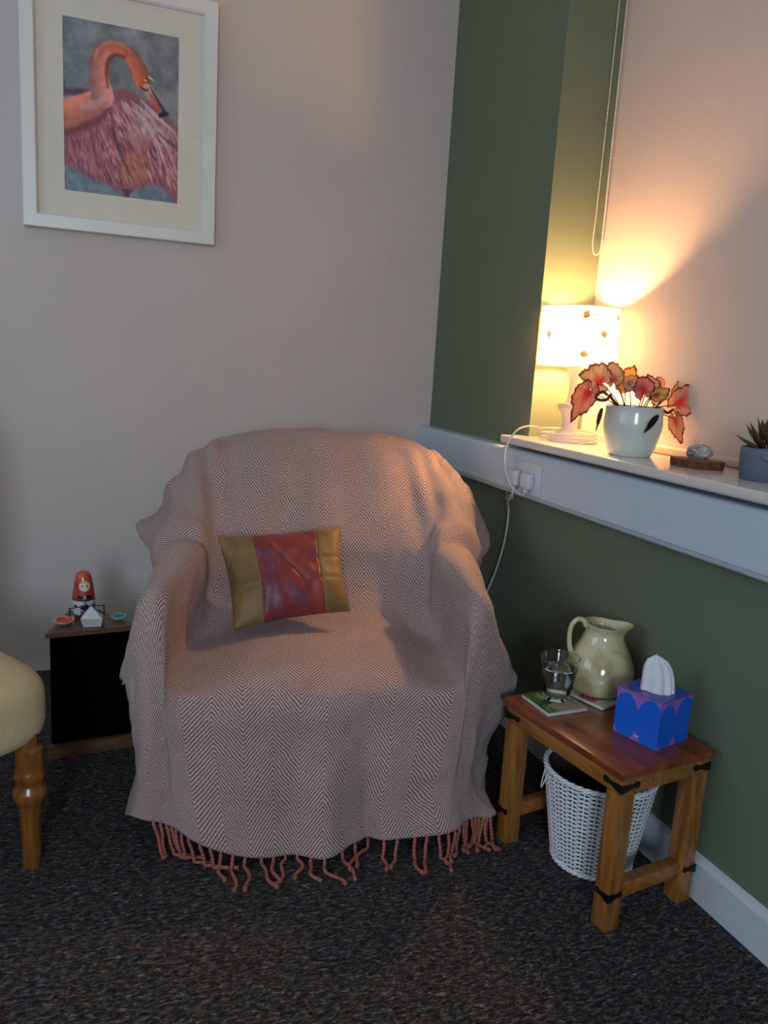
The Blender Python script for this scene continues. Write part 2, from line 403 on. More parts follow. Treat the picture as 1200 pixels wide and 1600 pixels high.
for i in range(nv):
    rr = i / NV                       # row index
    sk = max(0.0, 1 - rr / 3.0)       # 1 at the front hem, 0 at the seat edge
    for j in range(nu):
        x = Uc[j]; v = Vc[i]; p = G[i, j]
        d = 0.0
        xx = p[0]
        if sk > 0:
            f = math.sin(xx * 24 + 0.9 + 1.5 * math.sin(xx * 7)) * 0.55 + math.sin(xx * 47 + 2.2 * noise.noise((xx * 3, 0, 3))) * 0.28
            d += 0.031 * sk ** 0.8 * f
            d -= 0.020 * sk ** 1.1 * math.exp(-((xx - 0.10 - 0.02 * sk) / 0.016) ** 2)     # the deep fold near the middle
        if 7.2 < rr < 12:
            e = math.sin((rr - 7.2) / 4.8 * PI)
            d += 0.0045 * e * math.sin(xx * 40 + 3 * noise.noise((xx * 4, v * 2, 0)))
            # folds fanning from the arms to the shoulders
            d += 0.007 * e * max(0.0, min(1.0, (abs(xx - .03) - .20) / .10)) * math.sin(xx * 95 + v * 16)
        if 6 < rr < 9:
            arm = smoothstep(.20, .27, abs(xx - .03)); d += arm * (0.012 * math.exp(-((rr - 7.75) / .35) ** 2) - 0.014 * math.exp(-((rr - 7.05) / .25) ** 2))
        edge = max(0.0, 1 - j / (1.6 * NU)) + max(0.0, 1 - (nu - 1 - j) / (1.6 * NU))
        if rr > 1: d += 0.011 * edge * math.sin(v * 30 + 1.0)
        d += 0.0080 * noise.noise((x * 9, v * 9, 1.0)) + 0.0025 * noise.noise((x * 26, v * 26, 5.0))
        disp[i, j] = d
sgn = -1.0 if N[5 * NV, nu // 2][2] < 0 else 1.0
G2 = G + N * sgn * disp[..., None]
G2[..., 2] = np.maximum(G2[..., 2], 0.006)
verts = G2.reshape(-1, 3)
faces = [(i * nu + j, i * nu + j + 1, (i + 1) * nu + j + 1, (i + 1) * nu + j) for i in range(nv - 1) for j in range(nu - 1)]
throw = thing('throw', 'pink and cream herringbone wool throw draped over the armchair, fringed hem', 'throw', CH, CR)
me = bpy.data.meshes.new('throw_cloth'); me.from_pydata(verts.tolist(), [], faces); me.update()
uvl = me.uv_layers.new(name='weave')
li = np.empty(len(me.loops), dtype=np.int32); me.loops.foreach_get('vertex_index', li)
UV = np.stack([np.tile(Uc, nv), np.repeat(Vc, nu)], 1) + 2.0
uvl.data.foreach_set('uv', UV[li].astype(np.float32).ravel())
me.polygons.foreach_set('use_smooth', [True] * len(me.polygons))
cloth = link('woven_cloth', me, throw, None, m_throw)
so = cloth.modifiers.new('thick', 'SOLIDIFY'); so.thickness = 0.005; so.offset = 0
# fringe: twisted wool tassels along the front hem
m_tassel = plain('rust_pink_wool_yarn', rgb(158, 92, 76), 0.95, 0.2, 120, 0.5, 700)
tj = [int(nu * t) for t in np.linspace(0.215, 0.865, 38)]
tas_n = 0
for q, j in enumerate(tj):
    p = Vector(G2[0, min(nu - 1, j)]); x = p.x
    ln = random.uniform(0.075, 0.10); lean = random.uniform(-0.35, 0.30); fw = random.uniform(0.35, 1.0)
    if x < -0.20: fw = random.uniform(0.02, 0.25); lean = random.uniform(0.3, 0.9)
    P = [p + Vector((0, 0.003, 0.004))]; cur = p.copy(); ang = -1.45; step = ln / 9
    swing = random.uniform(0.15, 0.4)
    for k in range(10):
        if cur.z > 0.010:
            d = Vector((0.12 * math.sin(k * .9 + q) + lean * .4, -0.22 * fw, -1)).normalized()
        else:
            d = Vector((lean + 0.25 * math.sin(k * 0.7 + q * 1.7), -0.8 * fw, 0)).normalized()
        cur = cur + d * step; cur.z = max(cur.z, 0.0062); P.append(cur.copy())
    P = catmull(P, 4)
    rad = [0.0038 * (1 + 0.22 * math.sin(i * 1.9)) * (1.25 if i > len(P) - 5 else 1) for i in range(len(P))]
    tube('tassel', P, rad, m_tassel, throw, 6)

# ------------------------------------------------------------------ cushion on the chair
m_olive = None
def cush_mats():
    M = Mat('olive_gold_silk'); co = M.coord('Object', (1, 1, 1))
    a = M.noise(co, 300, 2); b = M.noise(co, 12, 3)
    c = M.mix(0.5, M.ramp(b, [(0.35, rgb(118, 88, 46)), (0.65, rgb(148, 116, 64))]), M.ramp(a, [(0.3, (0.55, 0.5, 0.4)), (0.7, (1, 1, 1))]), 'MULTIPLY')
    M.set(color=c, rough=0.55, sheen=0.1); M.bump(a, 0.3, 0.001)
    Q = Mat('red_and_plum_silk'); co = Q.coord('Object', (1, 1, 0.6), (0, 0.5, 0))
    a = Q.noise(co, 13, 3, 0.5, 1.0); b = Q.noise(Q.coord('Object', (1, 1, 1)), 120, 3)
    c = Q.ramp(a, [(0.38, rgb(142, 54, 36)), (0.49, rgb(128, 40, 40)), (0.54, rgb(108, 44, 58)), (0.66, rgb(112, 60, 84)), (0.76, rgb(70, 22, 38))])
    c = Q.mix(0.35, c, Q.ramp(b, [(0.35, (0.6, 0.55, 0.6)), (0.7, (1, 1, 1))]), 'MULTIPLY')
    Q.set(color=c, rough=0.45, sheen=0.1); Q.bump(b, 0.4, 0.0015); return M.m, Q.m
m_olive, m_plum = cush_mats()
TL, TR, BR, BL = Vector((-.233, .365, .620)), Vector((.074, .395, .647)), Vector((.096, .275, .459)), Vector((-.186, .215, .430))
cushion = thing('cushion', 'small oblong silk cushion, red and plum middle between olive gold ends, on armchair', 'cushion', CH, CR)
def cushpt(a, b, side):
    # a 0..1 across, b 0..1 bottom to top; pillow shape
    e = 0.045 * math.sin(PI * a); g = 0.03 * math.sin(PI * b)
    aa = 0.5 + (a - 0.5) * (1 - 0.06 * math.sin(PI * b)); bb = 0.5 + (b - 0.5) * (1 - 0.07 * math.sin(PI * a))
    P = (BL * (1 - aa) + BR * aa) * (1 - bb) + (TL * (1 - aa) + TR * aa) * bb
    n = (BR - BL).cross(TL - BL).normalized()          # toward the front
    t = (max(0, 1 - abs(2 * a - 1) ** 2.6) * max(0, 1 - abs(2 * b - 1) ** 2.6)) ** 0.55
    th = 0.046 * t
    wr = 0.006 * noise.noise((a * 4, b * 4, side)) + 0.0035 * noise.noise((a * 11, b * 7, 3 + side))
    # pin tucks on the olive ends, a diagonal crease in the middle
    if side > 0:
        if a < 0.27: wr -= 0.005 * math.exp(-((b - 0.36) / 0.018) ** 2) + 0.006 * math.exp(-((b - 0.80 - (a - 0.1) * 1.1) / 0.02) ** 2)
        elif a > 0.76: wr -= 0.006 * math.exp(-((b - 0.36) / 0.016) ** 2) + 0.006 * math.exp(-((b - 0.60) / 0.016) ** 2)
        else:
            wr -= 0.009 * math.exp(-((a - 0.62 + (b - 0.35) * 0.5) / 0.02) ** 2) * smoothstep(0.3, 0.45, b) * (1 - smoothstep(0.8, 0.95, b))
        for s0 in (0.255, 0.775): wr -= 0.004 * math.exp(-((a - s0) / 0.008) ** 2)
    return P + n * (side * (th + wr * t))
def cush_slice(name, a0, a1, na, mat):
    nb = 48; vs = []; fs = []
    for side in (1, -1):
        for i in range(na + 1):
            for j in range(nb + 1): vs.append(cushpt(a0 + (a1 - a0) * i / na, j / nb, side))
    o = (na + 1) * (nb + 1)
    for s in (0, 1):
        for i in range(na):
            for j in range(nb):
                k = s * o + i * (nb + 1) + j; f = (k, k + nb + 1, k + nb + 2, k + 1); fs.append(f if s == 0 else f[::-1])
    me = bpy.data.meshes.new(name); me.from_pydata([tuple(v) for v in vs], [], fs)
    bm = bmesh.new(); bm.from_mesh(me); bmesh.ops.remove_doubles(bm, verts=bm.verts, dist=0.0004); return bmobj(name, bm, mat, cushion, smooth=True)
cush_slice('olive_end', 0, 0.255, 22, m_olive)['label'] = 'olive gold silk end with pin tucks'
cush_slice('middle_panel', 0.255, 0.775, 44, m_plum)['label'] = 'red and plum silk middle panel'
cush_slice('olive_end', 0.775, 1, 20, m_olive)['label'] = 'olive gold silk end with pin tucks'

# ------------------------------------------------------------------ small wooden table
TB = (-0.262, -1.585, 0); TR_ = math.radians(8.3)
table = thing('side_table', 'small wooden side table with black iron corner straps beside the green wall', 'table', TB, TR_)
SX, SY, LG, HT = 0.242, 0.352, 0.038, 0.343
box('tabletop', (-0.009, -0.009, HT - 0.016), (SX + 0.004, SY + 0.009, HT), m_woodtop, table, 0.003)
for x in (0, SX - LG):
    for y in (0, SY - LG):
        box('leg', (x, y, 0), (x + LG, y + LG, HT - 0.052), m_woodleg, table, 0.002)
AZ = HT - 0.0165
bm = bmesh.new()
box('rail', (0, 0, AZ - 0.036), (LG, SY, AZ), m_woodrail, table, 0.0015)
box('rail', (SX - LG, 0, AZ - 0.036), (SX, SY, AZ), m_woodrail, table, 0.0015)
box('rail', (LG + .0005, 0, AZ - 0.036), (SX - LG - .0005, LG - 0.004, AZ), m_woodrail, table, 0.0015)
box('rail', (LG + .0005, SY - LG + 0.004, AZ - 0.036), (SX - LG - .0005, SY, AZ), m_woodrail, table, 0.0015)
for y in (0.006, SY - LG + 0.006):
    box('stretcher', (LG, y, 0.060), (SX - LG, y + 0.026, 0.092), m_woodrail, table, 0.002)
def strap(cx, cy, dx, dy, z, lg=0.046):
    """iron corner strap: two arms away from the corner (cx,cy) along +dx on the y face and +dy on the x face"""
    t = 0.0025; vs = []; fs = []
    prof = [(0, 0.0085), (0.25, 0.0075), (0.45, 0.005), (0.68, 0.0035), (0.78, 0.0058), (0.92, 0.0062), (1.0, 0.0035)]
    path = [(s, w) for s, w in prof]
    pts = [(-s * lg, w) for s, w in reversed(path)] + [(s * lg, w) for s, w in path[1:]]
    for off in (0.0002, t):
        for s, w in pts:
            drop = 0.004 * (1 - min(1, abs(s) / lg))
            if s < 0: x, y = cx - s * dx * -1 * -1, cy - dy * off
            if s < 0: x, y = cx + abs(s) * dx, cy - dy * off
            elif s > 0: x, y = cx - dx * off, cy + s * dy
            else: x, y = cx - dx * off, cy - dy * off
            vs.append((x, y, z - w - drop)); vs.append((x, y, z + w - drop))
    m = len(pts) * 2
    for i in range(len(pts) - 1):
        a = 2 * i
        fs += [(a, a + 2, a + 3, a + 1), (m + a, m + a + 1, m + a + 3, m + a + 2), (a, m + a, m + a + 2, a + 2), (a + 1, a + 3, m + a + 3, m + a + 1)]
    fs += [(0, 1, m + 1, m), (m - 2, 2 * m - 2, 2 * m - 1, m - 1)]
    d = [(vs, fs)]
    for sx_, sy_ in ((cx + lg * 0.87 * dx, cy - dy * t), (cx - dx * t, cy + lg * 0.87 * dy)):
        hv, hf = lathe_data([(0.0045, -0.001), (0.004, 0.0012), (0.0018, 0.0022)], 10)
        nrm = Vector((0, -dy, 0)) if sy_ != cy + lg * 0.87 * dy else Vector((-dx, 0, 0))
        q = Vector((0, 0, 1)).rotation_difference(nrm).to_matrix()
        d.append(([q @ Vector(v) + Vector((sx_, sy_, z)) for v in hv], hf))
    V, F = merge(d); mesh('corner_strap', V, F, m_iron, table, smooth=False)
for cx, dx in ((0, 1), (SX, -1)):
    for cy, dy in ((0, 1), (SY, -1)):
        strap(cx, cy, dx, dy, HT - 0.034)
        strap(cx, cy, dx, dy, 0.078, 0.034)

def tl(x, y, z=0):   # table-plane helper: world point from x,y
    return (x, y, z)
# coasters
def coaster(x, y, s, rz, painter, label, rough=0.25):
    t = thing('coaster', label, 'coaster', (x, y, HT + 0.0006), rz, 'coasters on the small table')
    bm = bmesh.new(); addbox(bm, (-s / 2, -s / 2, 0), (s / 2, s / 2, 0.0075), 0.0015, 2); bmobj('tile', bm, plain('glazed_tile', rgb(196, 192, 178), 0.3, 0.05), t, angle=0.6)
    n = 70; h = s / 2 - 0.0012; vs = []; cols = []
    for i in range(n):
        for j in range(n):
            a, b = i / (n - 1), j / (n - 1); vs.append(((a * 2 - 1) * h, (b * 2 - 1) * h, 0.0079)); cols.append(painter(a, b))
    fs = [(i * n + j, (i + 1) * n + j, (i + 1) * n + j + 1, i * n + j + 1) for i in range(n - 1) for j in range(n - 1)]
    V = vs + [((-h if k in (0, 3) else h), (-h if k < 2 else h), 0.0070) for k in range(4)]
    o = mesh('printed_face', vs, fs, printed('coaster_print', rough, coat=0.5).m, t, smooth=False); setcol(o, cols); return t
def p_leaf(a, b):
    n1 = noise.noise((a * 5, b * 5, 1)); n2 = noise.noise((a * 16, b * 3, 2)); w = a * 0.8 + (1 - b) * 0.2 + n1 * 0.22
    base = np.array((0.66, 0.60, 0.48)) + n2 * 0.06
    g = np.array((0.25, 0.42, 0.20)) + np.array((0.25, 0.2, 0.15)) * n2
    f = smoothstep(0.30, 0.44, w) if True else 0
    c = g * (1 - f) + base * f
    if a > 0.52 and b > 0.2 and (abs(a - 0.85) < 0.02 or abs(b - 0.25) < 0.015): c = c * 0.85
    return np.clip(c, 0, 1)
def p_rose(a, b):
    base = np.array((0.72, 0.70, 0.63)); n1 = noise.noise((a * 9, b * 9, 4))
    c = base + n1 * 0.03
    for cx, cy, r in ((0.20, 0.50, 0.25), (0.72, 0.22, 0.15)):
        d = math.hypot(a - cx, b - cy); th = math.atan2(b - cy, a - cx)
        rr = r * (1 + 0.12 * math.sin(th * 5 + n1 * 3))
        if d < rr:
            k = 0.5 + 0.5 * math.sin(d * 60 + th * 2 + n1 * 4)
            c = np.array((0.55, 0.16, 0.20)) * k + np.array((0.74, 0.32, 0.36)) * (1 - k)
    return np.clip(c, 0, 1)
coaster(-0.2285, -1.292, 0.104, math.radians(3), p_leaf, 'square tile coaster with a green leaf print under the glass of water')
coaster(-0.106, -1.283, 0.104, math.radians(17), p_rose, 'square tile coaster with a red rose print under the cream jug')

# glass of water
Gm = Mat('clear_glass'); Gm.set(color=(0.96, 1, 0.98), rough=0.0, trans=1.0, ior=1.45, spec=0.5)
Wm = Mat('water'); Wm.set(color=(0.93, 0.98, 0.98), rough=0.0, trans=1.0, ior=1.33)
GZ = HT + 0.0088
glass = thing('drinking_glass', 'clear tumbler half full of water on the leaf print coaster', 'glass', (-0.217, -1.280, GZ))
lathe('tumbler', [(0.0, 0.0), (0.026, 0.0), (0.0285, 0.002), (0.0300, 0.012), (0.0445, 0.096), (0.0452, 0.0985), (0.0435, 0.0985), (0.0428, 0.096), (0.0290, 0.017), (0.027, 0.0145), (0.0, 0.014)], Gm.m, glass, None, 64, False, False)
lathe('water', [(0.0, 0.0143), (0.0265, 0.0148), (0.0287, 0.0175), (0.0388, 0.073), (0.0386, 0.0735), (0.0, 0.0730)], Wm.m, glass, None, 64, False, False)

# cream jug
def jug_mat():
    M = Mat('cream_glazed_stoneware'); co = M.coord(); f = M.noise(co, 14, 3, 0.5, 0.5)
    M.set(color=M.ramp(f, [(0.35, rgb(168, 152, 106)), (0.5, rgb(200, 190, 148)), (0.7, rgb(208, 202, 166))]), rough=0.16, coat=0.6); return M.m
m_jug = jug_mat()
jug = thing('jug', 'cream glazed pottery jug with pouring lip and loop handle on rose print coaster', 'jug', (-0.094, -1.262, GZ))
def jug_body():
    prof = [(0.050, 0.0), (0.056, 0.003), (0.068, 0.016), (0.0755, 0.034), (0.0775, 0.05), (0.074, 0.070), (0.065, 0.092), (0.054, 0.112), (0.0465, 0.128), (0.0425, 0.140), (0.043, 0.148), (0.047, 0.156), (0.050, 0.161)]
    pr = [(v.x, v.z) for v in catmull([(r, 0, z) for r, z in prof], 3)]
    inner = [(r - 0.004, z) for r, z in reversed(pr) if z > 0.05]
    pr = [(0, 0)] + pr + inner + [(0, 0.05)]
    n = 72; vs = []; fs = []; sp = math.radians(-14)
    for r, z in pr:
        for i in range(n):
            a = 2 * PI * i / n; d = math.atan2(math.sin(a - sp), math.cos(a - sp))
            k = smoothstep(0.128, 0.161, z)
            lip = 0.017 * k * math.exp(-(d / 0.55) ** 2) - 0.003 * k * (math.exp(-((abs(d) - 0.95) / 0.3) ** 2)); lip *= (r > 0.01)
            zz = z + 0.004 * k * math.exp(-(d / 0.5) ** 2) + 0.004 * k * math.cos(d + PI) * 0.8
            vs.append(((r + lip) * math.cos(a), (r + lip) * math.sin(a), zz))
    m = len(pr)
    for j in range(m - 1):
        for i in range(n):
            k = (i + 1) % n; fs.append((j * n + i, j * n + k, (j + 1) * n + k, (j + 1) * n + i))
    o = mesh('body', vs, fs, m_jug, jug); return o
jug_body()
hd = Vector((math.cos(math.radians(166)), math.sin(math.radians(166)), 0))
hp = [(0.042, 0.154), (0.052, 0.168), (0.066, 0.170), (0.077, 0.158), (0.081, 0.138), (0.079, 0.112), (0.073, 0.092), (0.064, 0.080)]
P = catmull([hd * r + Vector((0, 0, z)) for r, z in hp], 6)
tube('handle', P, [0.0068 - 0.0015 * math.sin(PI * i / (len(P) - 1)) for i in range(len(P))], m_jug, jug, 12)

# tissue box
XB = 0.105; HB = 0.100
tbx = thing('tissue_box', 'blue cube tissue box with purple curved pattern and a white tissue pulled up', 'tissue box', (-0.148, -1.535, HT + 0.0008), math.radians(16))
def circ(a, b, w=1.0):
    # overlapping big blue circles on purple: 2 circles across
    B = np.array((0.04, 0.36, 0.80)); Pp = np.array((0.56, 0.38, 0.70))
    inside = ((a - 0.24) / 0.29) ** 2 + ((b - 0.44) / 0.49) ** 2 < 1 or ((a - 0.80) / 0.32) ** 2 + ((b - 0.44) / 0.53) ** 2 < 1
    return B if inside else Pp
def side_face(a, b):
    return circ(a, b)
def top_face(a, b):
    B = np.array((0.18, 0.32, 0.68)); Pp = np.array((0.55, 0.37, 0.66))
    inside = ((a - 0.28) / 0.27) ** 2 + ((b - 0.55) / 0.53) ** 2 < 1 or ((a - 0.80) / 0.27) ** 2 + ((b - 0.5) / 0.53) ** 2 < 1
    return B if inside or (abs(a - 0.5) < 0.2 and 0.2 < b < 0.9) else Pp
pm = printed('printed_card', 0.42)
def panel(fn, o, ux, uy, nx=80, ny=80, hole=None):
    vs = []; cols = []; idx = {}; fs = []
    o, ux, uy = Vector(o), Vector(ux), Vector(uy)
    for i in range(nx + 1):
        for j in range(ny + 1):
            a, b = i / nx, j / ny; vs.append(o + ux * a + uy * b); cols.append(fn(a, b))
    for i in range(nx):
        for j in range(ny):
            if hole and hole((i + .5) / nx, (j + .5) / ny): continue
            k = i * (ny + 1) + j; fs.append((k, k + ny + 1, k + ny + 2, k + 1))
    return vs, fs, cols
hole = lambda a, b: ((a - 0.5) / 0.33) ** 2 + ((b - 0.48) / 0.21) ** 2 < 1
Vt, Ft, Ct = [], [], []
# near corner is the origin; x to the wall side, y away along the table
for fn, o, ux, uy, hl in ((side_face, (0, XB, 0), (0, -XB, 0), (0, 0, HB), None), (side_face, (0, 0, 0), (XB, 0, 0), (0, 0, HB), None), (side_face, (XB, 0, 0), (0, XB, 0), (0, 0, HB), None),
                          (side_face, (XB, XB, 0), (-XB, 0, 0), (0, 0, HB), None), (top_face, (0, XB, HB), (0, -XB, 0), (XB, 0, 0), hole)):
    v, f, c = panel(fn, o, ux, uy, hole=hl); k = len(Vt); Vt += v; Ft += [tuple(i + k for i in q) for q in f]; Ct += c
k = len(Vt); Vt += [Vector((0, 0, 0)), Vector((XB, 0, 0)), Vector((XB, XB, 0)), Vector((0, XB, 0))]; Ct += [np.array((.5, .5, .5))] * 4; Ft.append((k, k + 3, k + 2, k + 1))
o = bpy.data.meshes.new('carton'); o.from_pydata([tuple(v) for v in Vt], [], Ft); ob = link('carton', o, tbx, None, pm.m); setcol(ob, Ct)
so = ob.modifiers.new('t', 'SOLIDIFY'); so.thickness = 0.0006; so.offset = -1
# tiny white word on the front face
cu = bpy.data.curves.new('word', 'FONT'); cu.body = 'sui'; cu.size = 0.0095; cu.extrude = 0.00008
tmp = bpy.data.objects.new('tmp', cu); COL.objects.link(tmp); bpy.context.view_layer.update()
mt = bpy.data.meshes.new_from_object(tmp); bpy.data.objects.remove(tmp)
wd = link('white_lettering', mt, tbx, (-0.0004, XB * 0.50, 0.010), plain('white_print', rgb(215, 225, 235), 0.5))
wd.rotation_euler = Matrix(((0, 0, -1), (-1, 0, 0), (0, 1, 0))).to_euler()
# tissue: folded sheet peak
m_tis = plain('white_tissue', rgb(214, 216, 218), 0.9, 0.02, 50, 0.2, 200)
def tissue():
    n, m = 30, 9; vs = []; fs = []; r = random.Random(11)
    ph = [r.uniform(-0.5, 0.5) for _ in range(n)]
    for j in range(m):
        t = j / (m - 1); z = -0.02 + t * 0.094
        wx = 0.033 * (1 - 0.26 * t) * math.sqrt(max(0.0, 1 - max(0, (t - 0.55) / 0.45) ** 2.6)) + 0.0012
        wy = 0.015 * (1 - 0.35 * t) * math.sqrt(max(0.0, 1 - max(0, (t - 0.7) / 0.3) ** 2)) + 0.0008
        for i in range(n):
            a = 2 * PI * i / n; fold = (0.55 if i % 3 == 0 else -0.25 if i % 3 == 1 else 0.1) + ph[i] * 0.6
            k = 1 + 0.14 * fold * (1 - 0.3 * t); ky = 1 + 0.75 * fold * (1 - 0.35 * t)
            vs.append((wx * k * math.cos(a) + 0.003 * t * math.sin(t * 5), wy * ky * math.sin(a) + 0.003 * math.sin(t * 4 + a), z + 0.0035 * ph[i] * t))
    for j in range(m - 1):
        for i in range(n):
            q = (i + 1) % n; fs.append((j * n + i, j * n + q, (j + 1) * n + q, (j + 1) * n + i))
    fs.append(tuple((m - 1) * n + i for i in range(n)))
    o = mesh('tissue', vs, fs, m_tis, tbx, (XB / 2 - 0.002, XB / 2 - 0.004, HB)); o.rotation_euler = (0.0, -0.05, math.radians(-62)); o.data.set_sharp_from_angle(angle=0.35); return o
tissue()

# ------------------------------------------------------------------ wicker waste basket
m_wick = plain('white_painted_wicker', rgb(222, 226, 226), 0.55, 0.08, 40, 0.2, 300)
bask = thing('wicker_basket', 'white wicker waste basket standing under the small wooden table', 'basket', (-0.142, -1.368, 0))
def br(z): return 0.085 + (0.121 - 0.085) * (z / 0.228)
NS = 28
for k in range(NS):
    a = 2 * PI * k / NS; P = [(br(z) * math.cos(a), br(z) * math.sin(a), z) for z in np.linspace(0.006, 0.224, 12)]
    tube('stake', P, 0.0021, m_wick, bask, 5)
d = []
nrow = 39
for r in range(nrow):
    z = 0.012 + r * 0.0052; m = NS * 6; P = []
    for i in range(m):
        a = 2 * PI * i / m; off = 0.0030 * math.cos(a * NS / 2 + PI * (r % 2)) 
        zz = z + 0.0006 * noise.noise((math.cos(a) * 6, math.sin(a) * 6, r)); P.append(((br(zz) + off) * math.cos(a), (br(zz) + off) * math.sin(a), zz))
    d.append(tube_data(P, 0.00205, 5, True))
V, F = merge(d); wv = mesh('wicker_weave', V, F, m_wick, bask); wv['kind'] = 'stuff'
for q, (z0, rr) in enumerate(((0.006, 0.003), (0.220, 0.003))):
    for s in range(3):
        P = [((br(z0) + 0.0035 * math.cos(a * 14 + s * 2.09)) * math.cos(a), (br(z0) + 0.0035 * math.cos(a * 14 + s * 2.09)) * math.sin(a), max(0.0031, z0 + 0.003 * math.sin(a * 14 + s * 2.09))) for a in np.linspace(0, 2 * PI, 200)[:-1]]
        tube('rim_rod' if q else 'foot_rod', P, rr, m_wick, bask, 6, True)
lathe('base_disc', [(0, 0.004), (0.082, 0.004), (0.082, 0.009), (0, 0.009)], m_wick, bask, None, 40, False, False)
lathe('dark_liner', [(0, 0.011), (0.079, 0.011), (br(0.20) - 0.006, 0.20), (br(0.215) - 0.005, 0.215)], plain('dark_bin_liner', rgb(52, 46, 42), 0.6, 0.1), bask, None, 48, False, False)['label'] = 'dark lining inside the basket'
a0 = math.radians(160)
P = catmull([((br(0.2) + 0.003 + o_) * math.cos(a0 + t), (br(0.2) + 0.003 + o_) * math.sin(a0 + t), z) for o_, t, z in ((0, -.1, .205), (.005, -.06, .18), (.008, 0, .166), (.006, .07, .18), (0, .1, .205))], 5)
tube('hanging_loop', P, 0.0015, m_wick, bask, 6)

# ------------------------------------------------------------------ framed picture
PX0, PX1, PZ0, PZ1 = -1.356, -0.804, 1.396, 2.095
pic = thing('framed_picture', 'white framed painting of a preening pink flamingo hanging on the cream wall', 'picture', (-1.08, 0, 1.396))
m_frame = plain('white_frame_lacquer', rgb(222, 222, 212), 0.35, 0.02, 20)
m_mount = plain('cream_mount_board', rgb(216, 210, 192), 0.8, 0.02, 20, 0.1, 500)
X0, X1, Z1 = PX0 + 1.08, PX1 + 1.08, PZ1 - PZ0
fw_ = 0.040; D = -0.034
def mitre(name, pts, prof_in):  # pts: 4 corner points outer & inner for each bar, built as a prism with a small inner step
    return
def bar(o0, o1, i1, i0, name='frame_bar'):
    # outer edge o0->o1, inner edge i1<-i0 in (x,z); depth with a bevelled face
    vs = []
    def P(p, y): return (p[0], y, p[1])
    mix = lambda a, b, t: (a[0] * (1 - t) + b[0] * t, a[1] * (1 - t) + b[1] * t)
    ring = [(0, -0.001), (0, D + 0.002), (0.06, D), (0.88, D), (0.94, D + 0.003), (1.0, D + 0.006), (1.0, -0.010), (0.9, -0.001)]
    for a, b in ((o0, i0), (o1, i1)):
        for t, y in ring: vs.append(P(mix(a, b, t), y))
    n = len(ring); fs = [(i, (i + 1) % n, n + (i + 1) % n, n + i) for i in range(n)] + [tuple(range(n)), tuple(range(2 * n - 1, n - 1, -1))]
    mesh(name, vs, fs, m_frame, pic, smooth=False)
oc = [(X0, 0), (X1, 0), (X1, Z1), (X0, Z1)]; ic = [(X0 + fw_, fw_), (X1 - fw_, fw_), (X1 - fw_, Z1 - fw_), (X0 + fw_, Z1 - fw_)]
for k in range(4): bar(oc[k], oc[(k + 1) % 4], ic[(k + 1) % 4], ic[k])
# print extents
QX0, QX1, QZ0, QZ1 = -1.2425 + 1.08, -0.9175 + 1.08, 1.510 - 1.396, 1.982 - 1.396
bm = bmesh.new()
addbox(bm, (X0 + 0.038, -0.016, 0.038), (QX0, -0.012, Z1 - 0.038)); addbox(bm, (QX1, -0.016, 0.038), (X1 - 0.038, -0.012, Z1 - 0.038))
addbox(bm, (QX0, -0.016, 0.038), (QX1, -0.012, QZ0)); addbox(bm, (QX0, -0.016, QZ1), (QX1, -0.012, Z1 - 0.038))
bmobj('mount_board', bm, m_mount, pic)
# painting: strokes rasterised to a grid, carried by the print's vertices
WP, HP = 200, 290
yy, xx = np.mgrid[0:HP, 0:WP]; xx = xx / (WP - 1); yy = yy / (HP - 1); ASP = (QZ1 - QZ0) / (QX1 - QX0)
def nfield(s, seed, ax=1.0, ay=1.0):
    r = np.random.default_rng(seed); out = np.zeros((HP, WP)); amp = 1; tot = 0
    for o_ in range(4):
        gx, gy = max(2, int(s * ax)), max(2, int(s * ay * ASP)); g = r.random((gy + 2, gx + 2))
        fx = xx * gx; fy = yy * gy; ix = fx.astype(int); iy = fy.astype(int); tx = fx - ix; ty = fy - iy; tx = tx * tx * (3 - 2 * tx); ty = ty * ty * (3 - 2 * ty)
        out += amp * ((g[iy, ix] * (1 - tx) + g[iy, ix + 1] * tx) * (1 - ty) + (g[iy + 1, ix] * (1 - tx) + g[iy + 1, ix + 1] * tx) * ty)
        tot += amp; amp *= 0.55; s *= 2
    return out / tot
cv = np.zeros((HP, WP, 3)); n1 = nfield(5, 1); n2 = nfield(16, 2)
cv[:] = np.array((0.50, 0.51, 0.51)); cv += (n1[..., None] - 0.5) * 0.35 + (n2[..., None] - 0.5) * 0.12
tealm = (smoothstep(0.72, 0.9, yy) * 0.7 + smoothstep(0.35, 0.05, xx) * 0.3)[..., None]; cv = cv * (1 - tealm) + (np.array((0.40, 0.49, 0.53)) + (n2[..., None] - .5) * .3) * tealm
def blend(mask, col, a=1.0):
    global cv
    m_ = (mask * a)[..., None]; cv = cv * (1 - m_) + np.asarray(col) * m_
